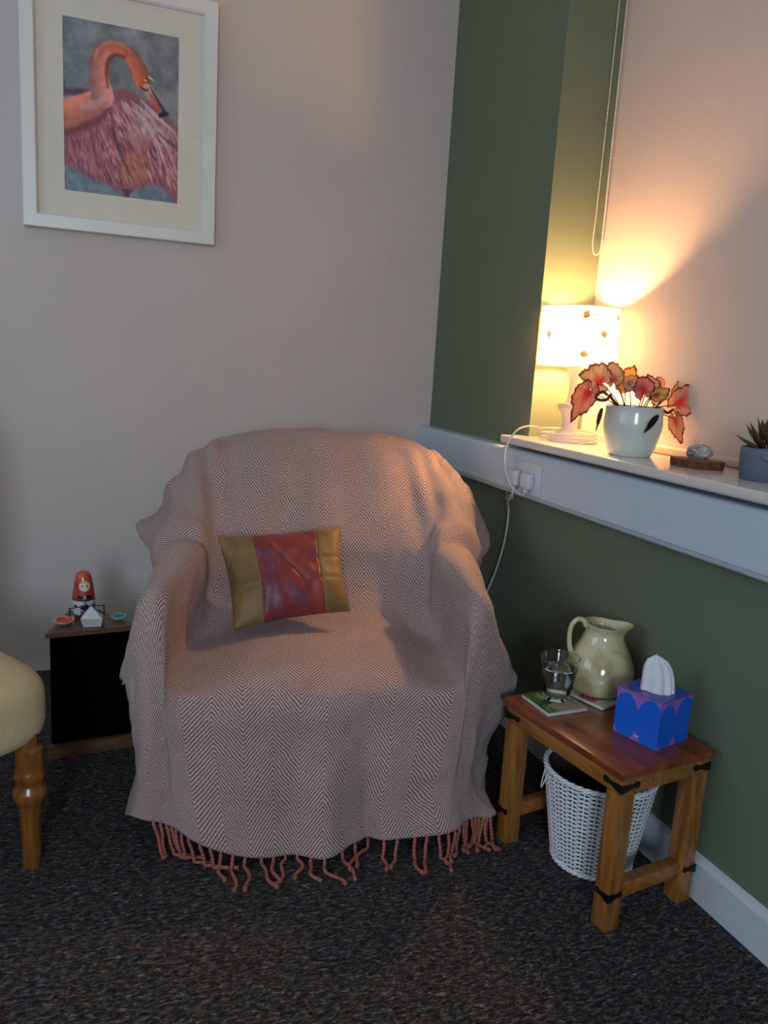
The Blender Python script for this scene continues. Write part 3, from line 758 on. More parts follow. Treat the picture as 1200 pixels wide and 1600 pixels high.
def stroke(P, Wd, c0, c1=None, soft=0.012, a=1.0, shade=0.0):
    P = np.array([tuple(v)[:2] for v in catmull([(p[0], p[1], 0) for p in P], 6)]); W_ = np.interp(np.linspace(0, 1, len(P)), np.linspace(0, 1, len(Wd)), Wd)
    best = np.full((HP, WP), 9.0); tt = np.zeros((HP, WP)); off = np.zeros((HP, WP))
    x0, x1 = P[:, 0].min() - max(Wd) - .03, P[:, 0].max() + max(Wd) + .03; y0, y1 = P[:, 1].min() - max(Wd) - .03, P[:, 1].max() + max(Wd) + .03
    c = slice(max(0, int(y0 * HP)), max(1, min(HP, int(y1 * HP) + 1))), slice(max(0, int(x0 * WP)), max(1, min(WP, int(x1 * WP) + 1)))
    X, Y = xx[c], yy[c] * ASP; B = best[c]; T = tt[c]; O = off[c]
    for i in range(len(P) - 1):
        ax, ay, bx, by = P[i, 0], P[i, 1] * ASP, P[i + 1, 0], P[i + 1, 1] * ASP; dx, dy = bx - ax, by - ay; l2 = dx * dx + dy * dy + 1e-9
        s = np.clip(((X - ax) * dx + (Y - ay) * dy) / l2, 0, 1); ex, ey = X - ax - s * dx, Y - ay - s * dy
        w = W_[i] * (1 - s) + W_[i + 1] * s; d = np.hypot(ex, ey) - w; up = d < B
        B[up] = d[up]; T[up] = ((i + s) / (len(P) - 1))[up]; O[up] = ((ex * dy - ey * dx) / math.sqrt(l2) / (w + 1e-6))[up]
    best[c] = B; tt[c] = T; off[c] = O
    m_ = smoothstep(soft, -soft, best) * a
    c0 = np.array(c0); c1 = c0 if c1 is None else np.array(c1); colr = c0 * (1 - tt[..., None]) + c1 * tt[..., None]
    colr = colr * (1 + shade * off[..., None]) + (n2[..., None] - .5) * 0.18
    global cv
    cv = cv * (1 - m_[..., None]) + colr * m_[..., None]
def poly(pts, col, soft=0.02):
    pts = np.array(pts); ins = np.zeros((HP, WP), bool); dm = np.full((HP, WP), 9.0)
    for i in range(len(pts)):
        x0, y0 = pts[i]; x1, y1 = pts[(i + 1) % len(pts)]
        cnd = ((y0 > yy) != (y1 > yy)) & (xx < (x1 - x0) * (yy - y0) / (y1 - y0 + 1e-12) + x0); ins ^= cnd
        dx, dy = x1 - x0, (y1 - y0) * ASP; s = np.clip(((xx - x0) * dx + (yy - y0) * ASP * dy) / (dx * dx + dy * dy), 0, 1)
        dm = np.minimum(dm, np.hypot(xx - x0 - s * dx, (yy - y0) * ASP - s * dy))
    blend(smoothstep(-soft, soft, np.where(ins, dm, -dm)), col)
# body with feathers
poly([(-.02, .62), (-.02, .84), (.12, .875), (.30, .92), (.48, .965), (.58, .955), (.68, .91), (.80, .88), (.90, .93), (1.02, 1.03), (1.02, .55), (.9, .47), (.78, .42), (.66, .38), (.52, .35), (.42, .37), (.36, .46), (.2, .55)], (0.58, 0.32, 0.37), 0.03)
pal = [(.80, .55, .52), (.72, .40, .38), (.60, .25, .34), (.45, .18, .28), (.80, .48, .34), (.84, .68, .66), (.66, .40, .46), (.35, .14, .24)]
for k in range(1500):
    t = rng.random(); s = rng.random()
    # start point inside body, direction fans out from the breast
    sx_ = 0.04 + 0.94 * rng.random(); sy_ = 0.42 + 0.46 * rng.random()
    lo_ = np.interp(sx_, [0, .35, .5, .68, .8, 1.0], [.84, .92, .955, .91, .87, 1.0]); hi_ = np.interp(sx_, [0, .2, .36, .45, .66, 1.0], [.66, .62, .52, .38, .40, .56])
    if not hi_ < sy_ < lo_ - 0.04: continue
    ang = math.radians(np.interp(sx_, [0, .25, .5, 1.0], [75, 72, 62, 58]) + rng.normal(0, 9)); ln = rng.uniform(.05, .13)
    ex_, ey_ = sx_ + ln * math.cos(ang), sy_ + ln * math.sin(ang) / ASP * 1.2
    c = np.array(pal[rng.integers(len(pal))])
    if sx_ > .52 and sy_ < .62: c = c * 0.45 + np.array((.86, .74, .70)) * 0.55
    if .48 < sx_ < .72 and sy_ > .66: c = c * 0.5 + np.array((.72, .42, .22)) * 0.5
    if sx_ < .3: c = c * 0.6 + np.array((.60, .28, .36)) * 0.4
    stroke([(sx_, sy_), ((sx_ + ex_) / 2 + rng.normal(0, .008), (sy_ + ey_) / 2), (ex_, ey_)], [.002, rng.uniform(.005, .011), .001], np.clip(c * 1.1, 0, 1), c * 0.9, 0.007, 0.8)
for P_, c in (([(.50, .44), (.66, .50), (.82, .66), (.93, .86)], (.84, .70, .70)), ([(.58, .42), (.75, .50), (.90, .66), (.99, .80)], (.82, .72, .70)), ([(.45, .46), (.56, .56), (.66, .72), (.72, .86)], (.78, .54, .50)), ([(.82, .58), (.92, .63), (1.0, .66)], (.42, .25, .32)), ([(.66, .40), (.80, .48), (.96, .56)], (.85, .78, .74)), ([(.40, .50), (.44, .66), (.56, .86)], (.36, .14, .26))):
    stroke(P_, [.006, .018, .006], c, None, 0.010, 0.75)
poly([(.49, .95), (.60, .945), (.56, .985), (.565, 1.01), (.505, 1.01), (.515, .98)], (.40, .20, .22), 0.01)
stroke([(-.02, .43), (.10, .415), (.22, .40)], [.03, .028, .02], (.30, .19, .26), (.4, .22, .28), 0.02)
# breast lobe, neck, head
stroke([(.06, .57), (.18, .52), (.28, .46), (.33, .40)], [.16, .14, .105, .085], (.78, .44, .34), (.80, .52, .48), 0.014, 1, 0.25)
stroke([(.02, .66), (.15, .62), (.30, .555), (.39, .48)], [.02, .03, .026, .014], (.44, .16, .20), (.50, .20, .24), 0.02, .8)
stroke([(.33, .42), (.305, .33), (.295, .25), (.315, .18), (.39, .128), (.49, .125), (.57, .155), (.63, .205), (.665, .26), (.685, .30)], [.10, .085, .072, .066, .058, .056, .062, .068, .074, .070], (.80, .50, .46), (.78, .36, .18), 0.010, 1, -0.22)
stroke([(.375, .36), (.365, .27), (.385, .20), (.44, .165), (.52, .168)], [.010, .018, .016, .014, .010], (.52, .16, .10), (.50, .18, .08), 0.014, .8)
stroke([(.26, .22), (.30, .15), (.38, .105), (.50, .10), (.60, .14)], [.006, .014, .016, .016, .008], (.86, .60, .54), (.86, .56, .40), 0.014, .7)
stroke([(.16, .50), (.26, .47), (.34, .43)], [.02, .035, .02], (.86, .66, .66), (.84, .62, .62), 0.02, .7)
stroke([(.72, .33), (.77, .375), (.82, .42), (.87, .455)], [.045, .045, .036, .022], (.80, .66, .56), (.30, .24, .26), 0.008)
stroke([(.755, .365), (.795, .42), (.835, .46)], [.016, .026, .020], (.80, .40, .26), (.74, .34, .20), 0.006)
stroke([(.84, .475), (.88, .462), (.905, .458)], [.020, .022, .010], (.05, .05, .07), None, 0.006)
stroke([(.745, .315), (.80, .375), (.865, .44)], [.004, .007, .006], (.16, .13, .18), None, 0.004)
stroke([(.70, .285), (.735, .262), (.78, .278)], [.006, .010, .004], (.86, .84, .80), None, 0.006)
stroke([(.715, .27), (.72, .272)], [.010, .010], (.06, .05, .06), None, 0.004)
stroke([(.66, .325), (.70, .34), (.73, .335)], [.006, .010, .005], (.34, .12, .12), None, 0.008)
cv = np.clip(cv, 0, 1)
pv = [(QX0 + (QX1 - QX0) * i / (WP - 1), -0.0135, QZ1 - (QZ1 - QZ0) * j / (HP - 1)) for j in range(HP) for i in range(WP)]
pf = [(j * WP + i, j * WP + i + 1, (j + 1) * WP + i + 1, (j + 1) * WP + i) for j in range(HP - 1) for i in range(WP - 1)]
pr_ = mesh('flamingo_print', pv, pf, printed('art_print', 0.5).m, pic, smooth=False); setcol(pr_, cv.reshape(-1, 3))
box('backing_board', (X0 + 0.03, -0.009, 0.03), (X1 - 0.03, -0.002, Z1 - 0.03), m_mount, pic, 0)

# ------------------------------------------------------------------ lamp
LX, LY, LZ = 0.052, -0.822, 0.8812
lamp = thing('table_lamp', 'lit table lamp with white bee print drum shade and pale turned base on windowsill', 'lamp', (LX, LY, LZ))
Mb = Mat('pale_frosted_glass'); Mb.set(color=rgb(232, 214, 200), rough=0.3, sss=0.0, coat=0.3); m_lampb = Mb.m
lathe('foot', [(0, 0), (0.054, 0), (0.056, 0.004), (0.054, 0.012), (0.044, 0.016), (0.040, 0.022), (0.036, 0.026), (0.024, 0.032), (0.020, 0.040)], m_lampb, lamp, None, 48, True, True)
lathe('column', [(0.020, 0.038), (0.021, 0.060), (0.026, 0.078), (0.034, 0.088), (0.0385, 0.098), (0.037, 0.103), (0.030, 0.1035), (0.018, 0.105), (0.0135, 0.115), (0.0115, 0.135), (0.0118, 0.155), (0.015, 0.175), (0.021, 0.192), (0.024, 0.203), (0.018, 0.206)], m_lampb, lamp, None, 48)
lathe('bulb_holder', [(0.015, 0.2065), (0.015, 0.235), (0.012, 0.240)], m_whitep, lamp, None, 24)
BZ = 0.284
def shade_mat():
    M = Mat('lit_white_shade'); n = M.n; l = M.l; n.remove(M.b)
    vc = M.node('ShaderNodeVertexColor', layer_name='print')
    d = M.node('ShaderNodeBsdfDiffuse'); t = M.node('ShaderNodeBsdfTranslucent'); mx = M.node('ShaderNodeMixShader'); mx.inputs[0].default_value = 0.55
    l.new(vc.outputs[0], d.inputs[0]); l.new(vc.outputs[0], t.inputs[0]); l.new(d.outputs[0], mx.inputs[1]); l.new(t.outputs[0], mx.inputs[2])
    out = [x for x in n if x.type == 'OUTPUT_MATERIAL'][0]; l.new(mx.outputs[0], out.inputs[0]); return M.m
n, m = 260, 60; vs = []; cols = []; fs = []
sh0, sh1 = 0.203, 0.358
bees = [(-2.02, .83, .4), (-1.52, .54, -.5), (-2.98, .50, 1.2), (-2.02, .20, -.7), (-0.9, .83, .9), (-0.3, .4, .1), (0.5, .75, 1.9), (1.3, .3, .7), (2.1, .7, -.4), (2.8, .25, .3)]
for j in range(m + 1):
    for i in range(n):
        a = -PI + 2 * PI * i / n; t = j / m; r = 0.1045 - 0.0025 * t; z = sh0 + (sh1 - sh0) * t
        vs.append((r * math.cos(a), r * math.sin(a), z)); c = np.array((0.97, 0.95, 0.90))
        for ba, bt, br_ in bees:
            dx = ((a - ba + PI) % (2 * PI) - PI) * r; dz = (t - bt) * (sh1 - sh0); X = dx * math.cos(br_) + dz * math.sin(br_); Z = -dx * math.sin(br_) + dz * math.cos(br_)
            if (X / 0.0105) ** 2 + (Z / 0.0052) ** 2 < 1: c = np.array((0.05, 0.03, 0.02)) if int((X + .02) / 0.0026) % 2 else np.array((0.25, 0.16, 0.04))
            for wx in (-0.5, 0.9):
                if ((X - 0.006 * wx - .001) / 0.006) ** 2 + ((Z - 0.0075) / 0.0055) ** 2 < 1: c = np.array((0.20, 0.18, 0.14))
        cols.append(c)
for j in range(m):
    for i in range(n):
        k = (i + 1) % n; fs.append((j * n + i, j * n + k, (j + 1) * n + k, (j + 1) * n + i))
sh = mesh('lamp_shade', vs, fs, shade_mat(), lamp); setcol(sh, cols); sh['label'] = 'white drum shade printed with small bees'
for z, r in ((sh0, 0.1045), (sh1, 0.102)):
    tube('shade_ring', [(r * math.cos(a), r * math.sin(a), z) for a in np.linspace(0, 2 * PI, 80)[:-1]], 0.0012, m_whitep, lamp, 6, True)
for k in range(3):
    a = k * 2.094 + 0.4; tube('shade_spoke', [(0.014 * math.cos(a), 0.014 * math.sin(a), 0.222), (0.103 * math.cos(a), 0.103 * math.sin(a), sh0 + 0.002)], 0.0012, m_whitep, lamp, 5)
Em = Mat('lit_bulb'); Em.n.remove(Em.b); e = Em.node('ShaderNodeEmission'); e.inputs[0].default_value = (1.0, 0.53, 0.21, 1); e.inputs[1].default_value = BULB_E
Em.l.new(e.outputs[0], [x for x in Em.n if x.type == 'OUTPUT_MATERIAL'][0].inputs[0])
bp = [(0.0001, BZ - 0.040), (0.009, BZ - 0.040), (0.009, BZ - 0.022)] + [(0.0165 * math.cos(a), BZ + 0.0165 * math.sin(a)) for a in np.linspace(-0.95, PI / 2 - 0.05, 12)]
lathe('bulb', bp, Em.m, lamp, None, 24)

# lamp cable: coil round the foot, over the sill edge to the plug
lc = tag(tube('lamp_cable', catmull([(0.035, -0.900, 0.8835)] + [(LX + (0.070 + 0.007 * math.sin(k * 1.3)) * math.cos(a), LY + (0.070 + 0.007 * math.sin(k * 1.3)) * 1.0 * math.sin(a), 0.8842 + 0.0011 * k + 0.0012 * math.sin(a * 2)) for k, a in enumerate(np.linspace(-1.2, -1.2 + 2 * PI * 2.6, 27))] +
     [(-0.022, -0.785, 0.914), (-0.045, -0.770, 0.916), (-0.068, -0.758, 0.906), (-0.085, -0.748, 0.882), (-0.096, -0.745, 0.850), (-0.098, -0.748, 0.815), (-0.094, -0.757, 0.780), (-0.088, -0.772, 0.752), (-0.078, -0.795, 0.735), (-0.070, -0.815, 0.730), (-0.067, -0.822, 0.739)], 5), 0.0024, m_cable, None, 8),
     'white flex coiled round the lamp foot and looping down to the socket', 'cable')
# socket with plugs
sock = thing('wall_socket', 'white double plug socket set in the white trunking below the windowsill', 'socket', (-0.0502, -0.800, 0.778))
bm = bmesh.new(); addbox(bm, (-0.006, -0.070, -0.042), (0, 0.070, 0.042), 0.002, 2); bmobj('face_plate', bm, m_whitep, sock, angle=0.6)
for y in (-0.018, 0.018):
    box('switch', (-0.0095, y - 0.0055, 0.012), (-0.0062, y + 0.0055, 0.027), m_whitep, sock, 0.001)
def plug(y, z, label):
    p = thing('plug', label, 'plug', (-0.0567, y, z))
    bm = bmesh.new(); addbox(bm, (-0.020, -0.0225, -0.022), (0, 0.0225, 0.022), 0.005, 3); bmobj('plug_body', bm, m_whitep, p, smooth=True)
    bm = bmesh.new(); addbox(bm, (-0.016, -0.005, -0.034), (-0.005, 0.005, -0.0215), 0.002, 2); bmobj('cord_grip', bm, m_whitep, p, smooth=True); return p
plug(-0.822, 0.770, 'white plug of the lamp flex pushed into the socket, nearer the table')
plug(-0.754, 0.770, 'white plug half hidden behind the looping flex, nearer the armchair')
tag(tube('power_cable', catmull([(-0.067, -0.754, 0.738), (-0.066, -0.752, 0.720), (-0.052, -0.722, 0.702), (-0.034, -0.675, 0.684), (-0.016, -0.652, 0.655), (-0.012, -0.645, 0.60), (-0.013, -0.632, 0.53), (-0.016, -0.600, 0.44), (-0.020, -0.565, 0.36), (-0.02, -0.52, 0.22), (-0.03, -0.47, 0.02), (-0.05, -0.40, 0.006)], 6), 0.0030, m_cable, None, 8),
    'white power cable hanging from the socket down behind the armchair', 'cable')
clip = thing('cable_clip', 'tiny white plastic bracket on the green wall just under the trunking', 'clip', (0, -0.635, 0.694))
bm = bmesh.new(); addbox(bm, (-0.016, -0.012, -0.010), (-0.0005, -0.009, 0.010), 0.0005, 1)
addbox(bm, (-0.016, -0.012, 0.007), (-0.0005, 0.012, 0.010), 0.0005, 1); addbox(bm, (-0.016, -0.012, -0.010), (-0.0005, 0.012, -0.007), 0.0005, 1); addbox(bm, (-0.016, -0.012, -0.0015), (-0.0005, 0.006, 0.0015), 0.0005, 1)
bmobj('bracket', bm, m_whitep, clip)

# ------------------------------------------------------------------ blind chain in the recess corner
ch = thing('blind_chain', 'white beaded blind chain hanging in a long loop beside the lamp', 'chain', (0.15, -0.722, 1.395))
pts = catmull([(-0.012, 0, 1.2), (-0.012, 0, .65), (-0.013, 0, .35), (-0.015, 0, .10), (-0.017, 0, .035), (-0.012, 0, .008), (-0.001, 0, 0), (0.010, 0, .012), (0.014, 0, .05), (0.013, 0, .2), (0.012, 0, .6), (0.012, 0, 1.2)], 12)
tube('cord', pts, 0.0006, m_whitep, ch, 5)
d = []; acc = 0; last = pts[0]
sph = lathe_data([(0.0009, -0.0019), (0.0019, -0.0009), (0.0021, 0), (0.0019, 0.0009), (0.0009, 0.0019)], 7)
tot = [0.0]
for a, b in zip(pts, pts[1:]): tot.append(tot[-1] + (b - a).length)
tt_ = np.arange(0, tot[-1], 0.0062); arr = np.array([tuple(p) for p in pts])
for s in tt_:
    q = np.array([np.interp(s, tot, arr[:, k]) for k in range(3)]); d.append(([Vector(v) + Vector(q) for v in sph[0]], sph[1]))
V, F = merge(d); bd = mesh('bead_string', V, F, plain('cream_beads', rgb(226, 216, 190), 0.3), ch); bd['kind'] = 'stuff'

# ------------------------------------------------------------------ begonia in white pot
PXp, PYp = 0.030, -1.118
m_potw = plain('pale_glazed_pot', rgb(200, 206, 194), 0.22, 0.02, 30, coat=0.4)
beg = thing('potted_begonia', 'begonia with red veined pink leaves in a pale glazed pot on windowsill', 'plant', (PXp, PYp, 0.8812))
pp = [(0, 0), (0.047, 0), (0.0505, 0.003), (0.0532, 0.011)]
for k in range(14):
    t = k / 13; z = 0.012 + 0.100 * t; r = 0.0535 + 0.0165 * math.sin(min(1, t * 1.2) * PI * 0.55) - 0.003 * t * t
    pp.append((r + 0.0005 * math.sin(z * 700), z))
pp += [(pp[-1][0] + 0.0010, 0.116), (pp[-1][0] - 0.001, 0.118), (pp[-1][0] - 0.004, 0.116), (pp[-1][0] - 0.005, 0.098), (0, 0.096)]
lathe('pot', pp, m_potw, beg, None, 64, False, False)
lathe('soil', [(0, 0.0965), (0.060, 0.0965), (0.061, 0.1015), (0.03, 0.1065), (0, 0.107)], plain('potting_soil', rgb(40, 28, 20), 0.95, 0.4, 200, 0.8, 300), beg, None, 32, False, False)
def leaf_mat(name, thin=0.5):
    M = Mat(name); vc = M.node('ShaderNodeVertexColor', layer_name='print'); M.set(color=vc.outputs[0], rough=0.45)
    t = M.node('ShaderNodeBsdfTranslucent'); M.link(vc.outputs[0], t.inputs[0]); mx = M.node('ShaderNodeMixShader'); mx.inputs[0].default_value = thin
    out = [x for x in M.n if x.type == 'OUTPUT_MATERIAL'][0]; M.link(M.b.outputs[0], mx.inputs[1]); M.link(t.outputs[0], mx.inputs[2]); M.link(mx.outputs[0], out.inputs[0]); return M.m
m_leaf = leaf_mat('begonia_leaf')
m_stem = plain('dark_red_stem', rgb(92, 40, 30), 0.6, 0.2, 80, 0.3, 300)
# fixed world directions, independent of the camera object
P0 = Vector((-1.204, -2.693, 1.07)); E1 = Vector((0.935, -0.350, 0.060)); E3 = Vector((0.355, 0.916, -0.187))
E3.normalize(); E1 = (E1 - E1.dot(E3) * E3).normalized(); E2 = E1.cross(E3)
def at(px, py, Y):
    d = E1 * ((px - 600) / 1241.3) + E2 * (-(py - 800) / 1241.3) + E3
    return P0 + d * ((Y - P0.y) / d.y)
org = Vector((PXp, PYp, 0.8812))
def leaf(base, tip, wid, face, c_in, c_mid, c_rim, cup=0.15, seed=0, asym=0.25, name='leaf', bend=0.0, point=0.12, notch=0.28):
    """jagged begonia leaf in the plane spanned by base->tip and side, normal 'face'"""
    base = Vector(base); tip = Vector(tip); ax = tip - base; Ln = ax.length; ax.normalize(); nrm = Vector(face); nrm = (nrm - nrm.dot(ax) * ax).normalized(); sd = ax.cross(nrm)
    nr, na = 12, 56; vs = []; cols = []; fs = []
    ctr = 0.30
    for i in range(nr + 1):
        rr = i / nr
        for k in range(na):
            a = 2 * PI * k / na   # 0 = tip direction
            # heart-like outline around the vein centre
            rad = (1 - ctr) * (0.62 + 0.38 * max(0, math.cos(a)) ** 3) if math.cos(a) > 0 else (ctr + 0.30) * (0.62 + 0.18 * math.cos(a)) + 0.06
            rad = 0.50 + 0.20 * math.cos(a) + point * math.exp(-(a if a < PI else 2 * PI - a) ** 2 / 0.05) - notch * math.exp(-((a - PI) / 0.30) ** 2)
            rad *= 1 + 0.10 * abs(math.sin(a * 4.5 + seed)) + 0.05 * math.sin(a * 19 + seed * 2)
            X = rr * rad * math.cos(a) * 1.0; Y = rr * rad * math.sin(a) * (wid / Ln) * (1 + asym * math.sin(a) * 0.5)
            px_ = (ctr + X) * Ln; py_ = Y * Ln * 1.35
            vein = max(0, math.cos(a * 8 + seed)) ** 10
            h = cup * Ln * (rr ** 2) * 0.5 + 0.02 * Ln * rr * math.cos(a * 8 + seed) + 0.05 * Ln * rr * noise.noise((math.cos(a) * 2, math.sin(a) * 2, seed)) - bend * Ln * (px_ / Ln) ** 2
            vs.append(base + ax * px_ + sd * py_ + nrm * h)
            f1 = smoothstep(0.06, 0.55, rr + 0.12 * noise.noise((a * 2, rr * 3, seed))); f2 = smoothstep(0.86, 0.94, rr)
            c = np.array(c_in) * (1 - f1) + np.array(c_mid) * f1; c = c * (1 - 0.5 * vein * (1 - rr * .5)) + np.array(c_in) * 0.5 * vein * (1 - rr * .5)
            c = c * (1 - f2) + np.array(c_rim) * f2; cols.append(np.clip(c, 0, 1))
    for i in range(nr):
        for k in range(na):
            q = (k + 1) % na; fs.append((i * na + k, i * na + q, (i + 1) * na + q, (i + 1) * na + k))
    me = bpy.data.meshes.new(name); me.from_pydata([tuple(v) for v in vs], [], fs); me.polygons.foreach_set('use_smooth', [True] * len(me.polygons))
    return me, cols, base, ax, ctr * Ln
RED = (.72, .16, .16); PINK = (.84, .56, .48); RIM = (.38, .07, .05); PALE = (.80, .68, .52); YEL = (.80, .66, .30); GRN = (.56, .52, .40); GREY = (.62, .55, .48); DRK = (.16, .07, .06)
def bleaf(bx, by, tx, ty, w, Y0, Y1, ci, cm, cr, seed, face=(-.45, -.85, .25), **k):
    b = at(bx, by, Y0) - org; t = at(tx, ty, Y1) - org; dd_ = t - b; b = b - dd_ * 0.10; t = t + dd_ * 0.12; w *= 1.12
    me, cols, base, ax, c = leaf(b, t, w, face, ci, cm, cr, seed=seed, **k)
    o = link('leaf', me, beg, None, m_leaf); setcol(o, cols); return base + ax * c
cs = []
cs.append(bleaf(926, 602, 903, 641, .032, -1.12, -1.13, RED, PINK, RIM, 1, point=.24))
cs.append(bleaf(948, 602, 915, 588, .040, -1.10, -1.09, RED, PALE, RIM, 2, asym=.6))
cs.append(bleaf(959, 602, 956, 573, .028, -1.09, -1.08, (.45, .10, .10), GRN, RIM, 3))
cs.append(bleaf(972, 608, 986, 581, .028, -1.06, -1.05, (.76, .5, .2), YEL, RIM, 4))
cs.append(bleaf(976, 596, 998, 600, .024, -1.10, -1.12, (.5, .3, .25), GREY, (.4, .2, .15), 5))
cs.append(bleaf(1006, 620, 1002, 594, .030, -1.13, -1.14, RED, (.74, .48, .50), RIM, 6))
cs.append(bleaf(1014, 612, 1012, 592, .030, -1.11, -1.10, (.4, .25, .15), GRN, RIM, 7))
cs.append(bleaf(1028, 606, 1022, 626, .018, -1.10, -1.10, YEL, YEL, RIM, 8))
cs.append(bleaf(1034, 604, 1028, 592, .012, -1.10, -1.10, RED, PINK, RIM, 9))
cs.append(bleaf(1050, 640, 1082, 612, .040, -1.12, -1.13, RED, (.72, .56, .48), RIM, 10, point=.28))
cs.append(bleaf(1018, 620, 1040, 612, .020, -1.14, -1.15, (.5, .2, .14), YEL, RIM, 15))
cs.append(bleaf(966, 612, 975, 598, .020, -1.05, -1.04, (.7, .4, .2), YEL, RIM, 16))
cs.append(bleaf(1052, 626, 1067, 599, .022, -1.10, -1.09, (.5, .2, .16), (.60, .50, .38), RIM, 11))
cs.append(bleaf(1053, 646, 1060, 678, .022, -1.13, -1.13, (.5, .16, .14), (.60, .46, .40), RIM, 12, point=.28))
cs.append(bleaf(1026, 652, 1012, 670, .008, -1.185, -1.195, DRK, DRK, (.10, .04, .04), 13, point=0.25, notch=0.0))
cs.append(bleaf(940, 640, 934, 662, .006, -1.17, -1.17, DRK, (.24, .10, .08), (.10, .04, .04), 14, point=0.3, notch=0.0))
topc = Vector((0, 0, 0.100))
roots = [(-.02, 0), (-.02, .01), (-.01, .01), (-.01, .02), (0, .01), (.01, 0), (.02, .01), (.02, .01), (.03, .01), (.03, 0), (.02, 0), (-.01, .02), (.03, .01), (.03, -.01), (.045, -.02), (-.045, -.02)]
for (rx, ry), c in list(zip(roots, cs))[:-2]:
    r0 = Vector((rx, ry, 0.096)); mid = (r0 + c) / 2 + Vector((0, 0, 0.008)); tube('stem', catmull([r0, mid, c + Vector((0.0, 0.002, -0.001))], 5), 0.0013, m_stem, beg, 6)
cen = at(941, 619, -1.14) - org
tube('rhizome', catmull([cen + Vector((0.016 * math.cos(a), 0.004 * math.sin(a * 2), 0.0095 * math.sin(a))) for a in np.linspace(0.2, 2 * PI - 0.5, 10)] + [cen + Vector((.022, .0, .004)), cen + Vector((.03, 0.005, -.004)), Vector((-0.028, 0, .098))], 4), 0.0037, m_stem, beg, 8)
tube('rhizome', catmull([Vector((-.03, -.005, .100)), Vector((0, -.01, .104)), Vector((.035, -.01, .105)), at(1030, 637, -1.13) - org, at(1042, 645, -1.13) - org, at(1052, 640, -1.13) - org], 5), 0.0038, m_stem, beg, 8)
tube('stem', catmull([Vector((.03, -.01, .102)), at(1035, 626, -1.12) - org, at(1034, 612, -1.12) - org], 5), 0.002, m_stem, beg, 6)

# ------------------------------------------------------------------ wood slice and stone
def irregular(name, prof, mat, parent, ex, ey, seed, n=48, amp=0.08, loc=None):
    vs = []; fs = []
    for j, (r, z) in enumerate(prof):
        for i in range(n):
            a = 2 * PI * i / n; k = 1 + amp * noise.noise((math.cos(a) * 1.6, math.sin(a) * 1.6, seed)) + amp * 0.3 * noise.noise((math.cos(a) * 6, math.sin(a) * 6, seed + z * 60))
            vs.append((ex * r * k * math.cos(a), ey * r * k * math.sin(a), z))
    m = len(prof)
    for j in range(m - 1):
        for i in range(n):
            k = (i + 1) % n; fs.append((j * n + i, j * n + k, (j + 1) * n + k, (j + 1) * n + i))
    fs.append(tuple(range(n))[::-1]); fs.append(tuple((m - 1) * n + i for i in range(n)))
    o = mesh(name, vs, fs, mat, parent, loc); o.data.set_sharp_from_angle(angle=0.8); return o
sl = thing('wood_slice', 'oval slice of wood with bark edge lying on the windowsill', 'wood', (0.055, -1.318, 0.8812), math.radians(-62))
irregular('bark', [(0.97, 0.0), (1.0, 0.004), (1.0, 0.014), (0.985, 0.0175), (0.93, 0.0178)], plain('rough_bark', rgb(92, 52, 30), 0.9, 0.35, 90, 0.9, 220), sl, 0.058, 0.036, 3)
RW = Mat('ringed_wood'); co = RW.coord('Object', (1, 1.55, 1)); wv_ = RW.node('ShaderNodeTexWave'); wv_.wave_type = 'RINGS'; wv_.rings_direction = 'Z'; RW.link(co, wv_.inputs[0]); wv_.inputs['Scale'].default_value = 90; wv_.inputs['Distortion'].default_value = 2
RW.set(color=RW.ramp(wv_.outputs['Fac'], [(0, rgb(128, 88, 58)), (1, rgb(158, 118, 82))]), rough=0.6)
irregular('cut_face', [(0.92, 0.0172), (0.92, 0.0184)], RW.m, sl, 0.058, 0.036, 3)
def rock(name, label, loc, sx, sy, sz, mat, seed, rz=0, cuts=9, rough=0.12):
    bm = bmesh.new(); bmesh.ops.create_icosphere(bm, subdivisions=4, radius=1.0); r = random.Random(seed)
    planes = []
    for _ in range(cuts):
        v = Vector((r.gauss(0, 1), r.gauss(0, 1), r.gauss(0, 1))).normalized(); planes.append((v, r.uniform(0.62, 0.85)))
    for v in bm.verts:
        p = v.co.copy()
        for nn, dd in planes:
            k = p.dot(nn)
            if k > dd: p -= nn * (k - dd)
        p *= 1 + rough * noise.noise(p * 2.3 + Vector((seed, 0, 0))) + 0.04 * noise.noise(p * 9)
        v.co = Vector((p.x * sx, p.y * sy, p.z * sz))
    mz = min(v.co.z for v in bm.verts)
    for v in bm.verts: v.co.z = max(v.co.z - mz - sz * 0.12, 0)
    o = bmobj(name, bm, mat, None, loc, angle=0.35); o.rotation_euler = (0, 0, rz); return tag(o, label, 'stone')
m_rock = Mat('banded_grey_stone'); co = m_rock.coord('Object', (1, 1, 2.5), (0.6, 0.4, 0)); 
m_rock.set(color=m_rock.ramp(m_rock.noise(co, 60, 4, 0.6, 1.5), [(0.35, rgb(92, 76, 64)), (0.5, rgb(150, 138, 124)), (0.65, rgb(186, 178, 166))]), rough=0.45); m_rock.bump(m_rock.noise(co, 160, 4), 0.5, 0.002)
rock('rock', 'rough grey and brown banded stone resting on the wood slice', (0.052, -1.325, 0.8998), 0.028, 0.019, 0.019, m_rock.m, 4, math.radians(-60))

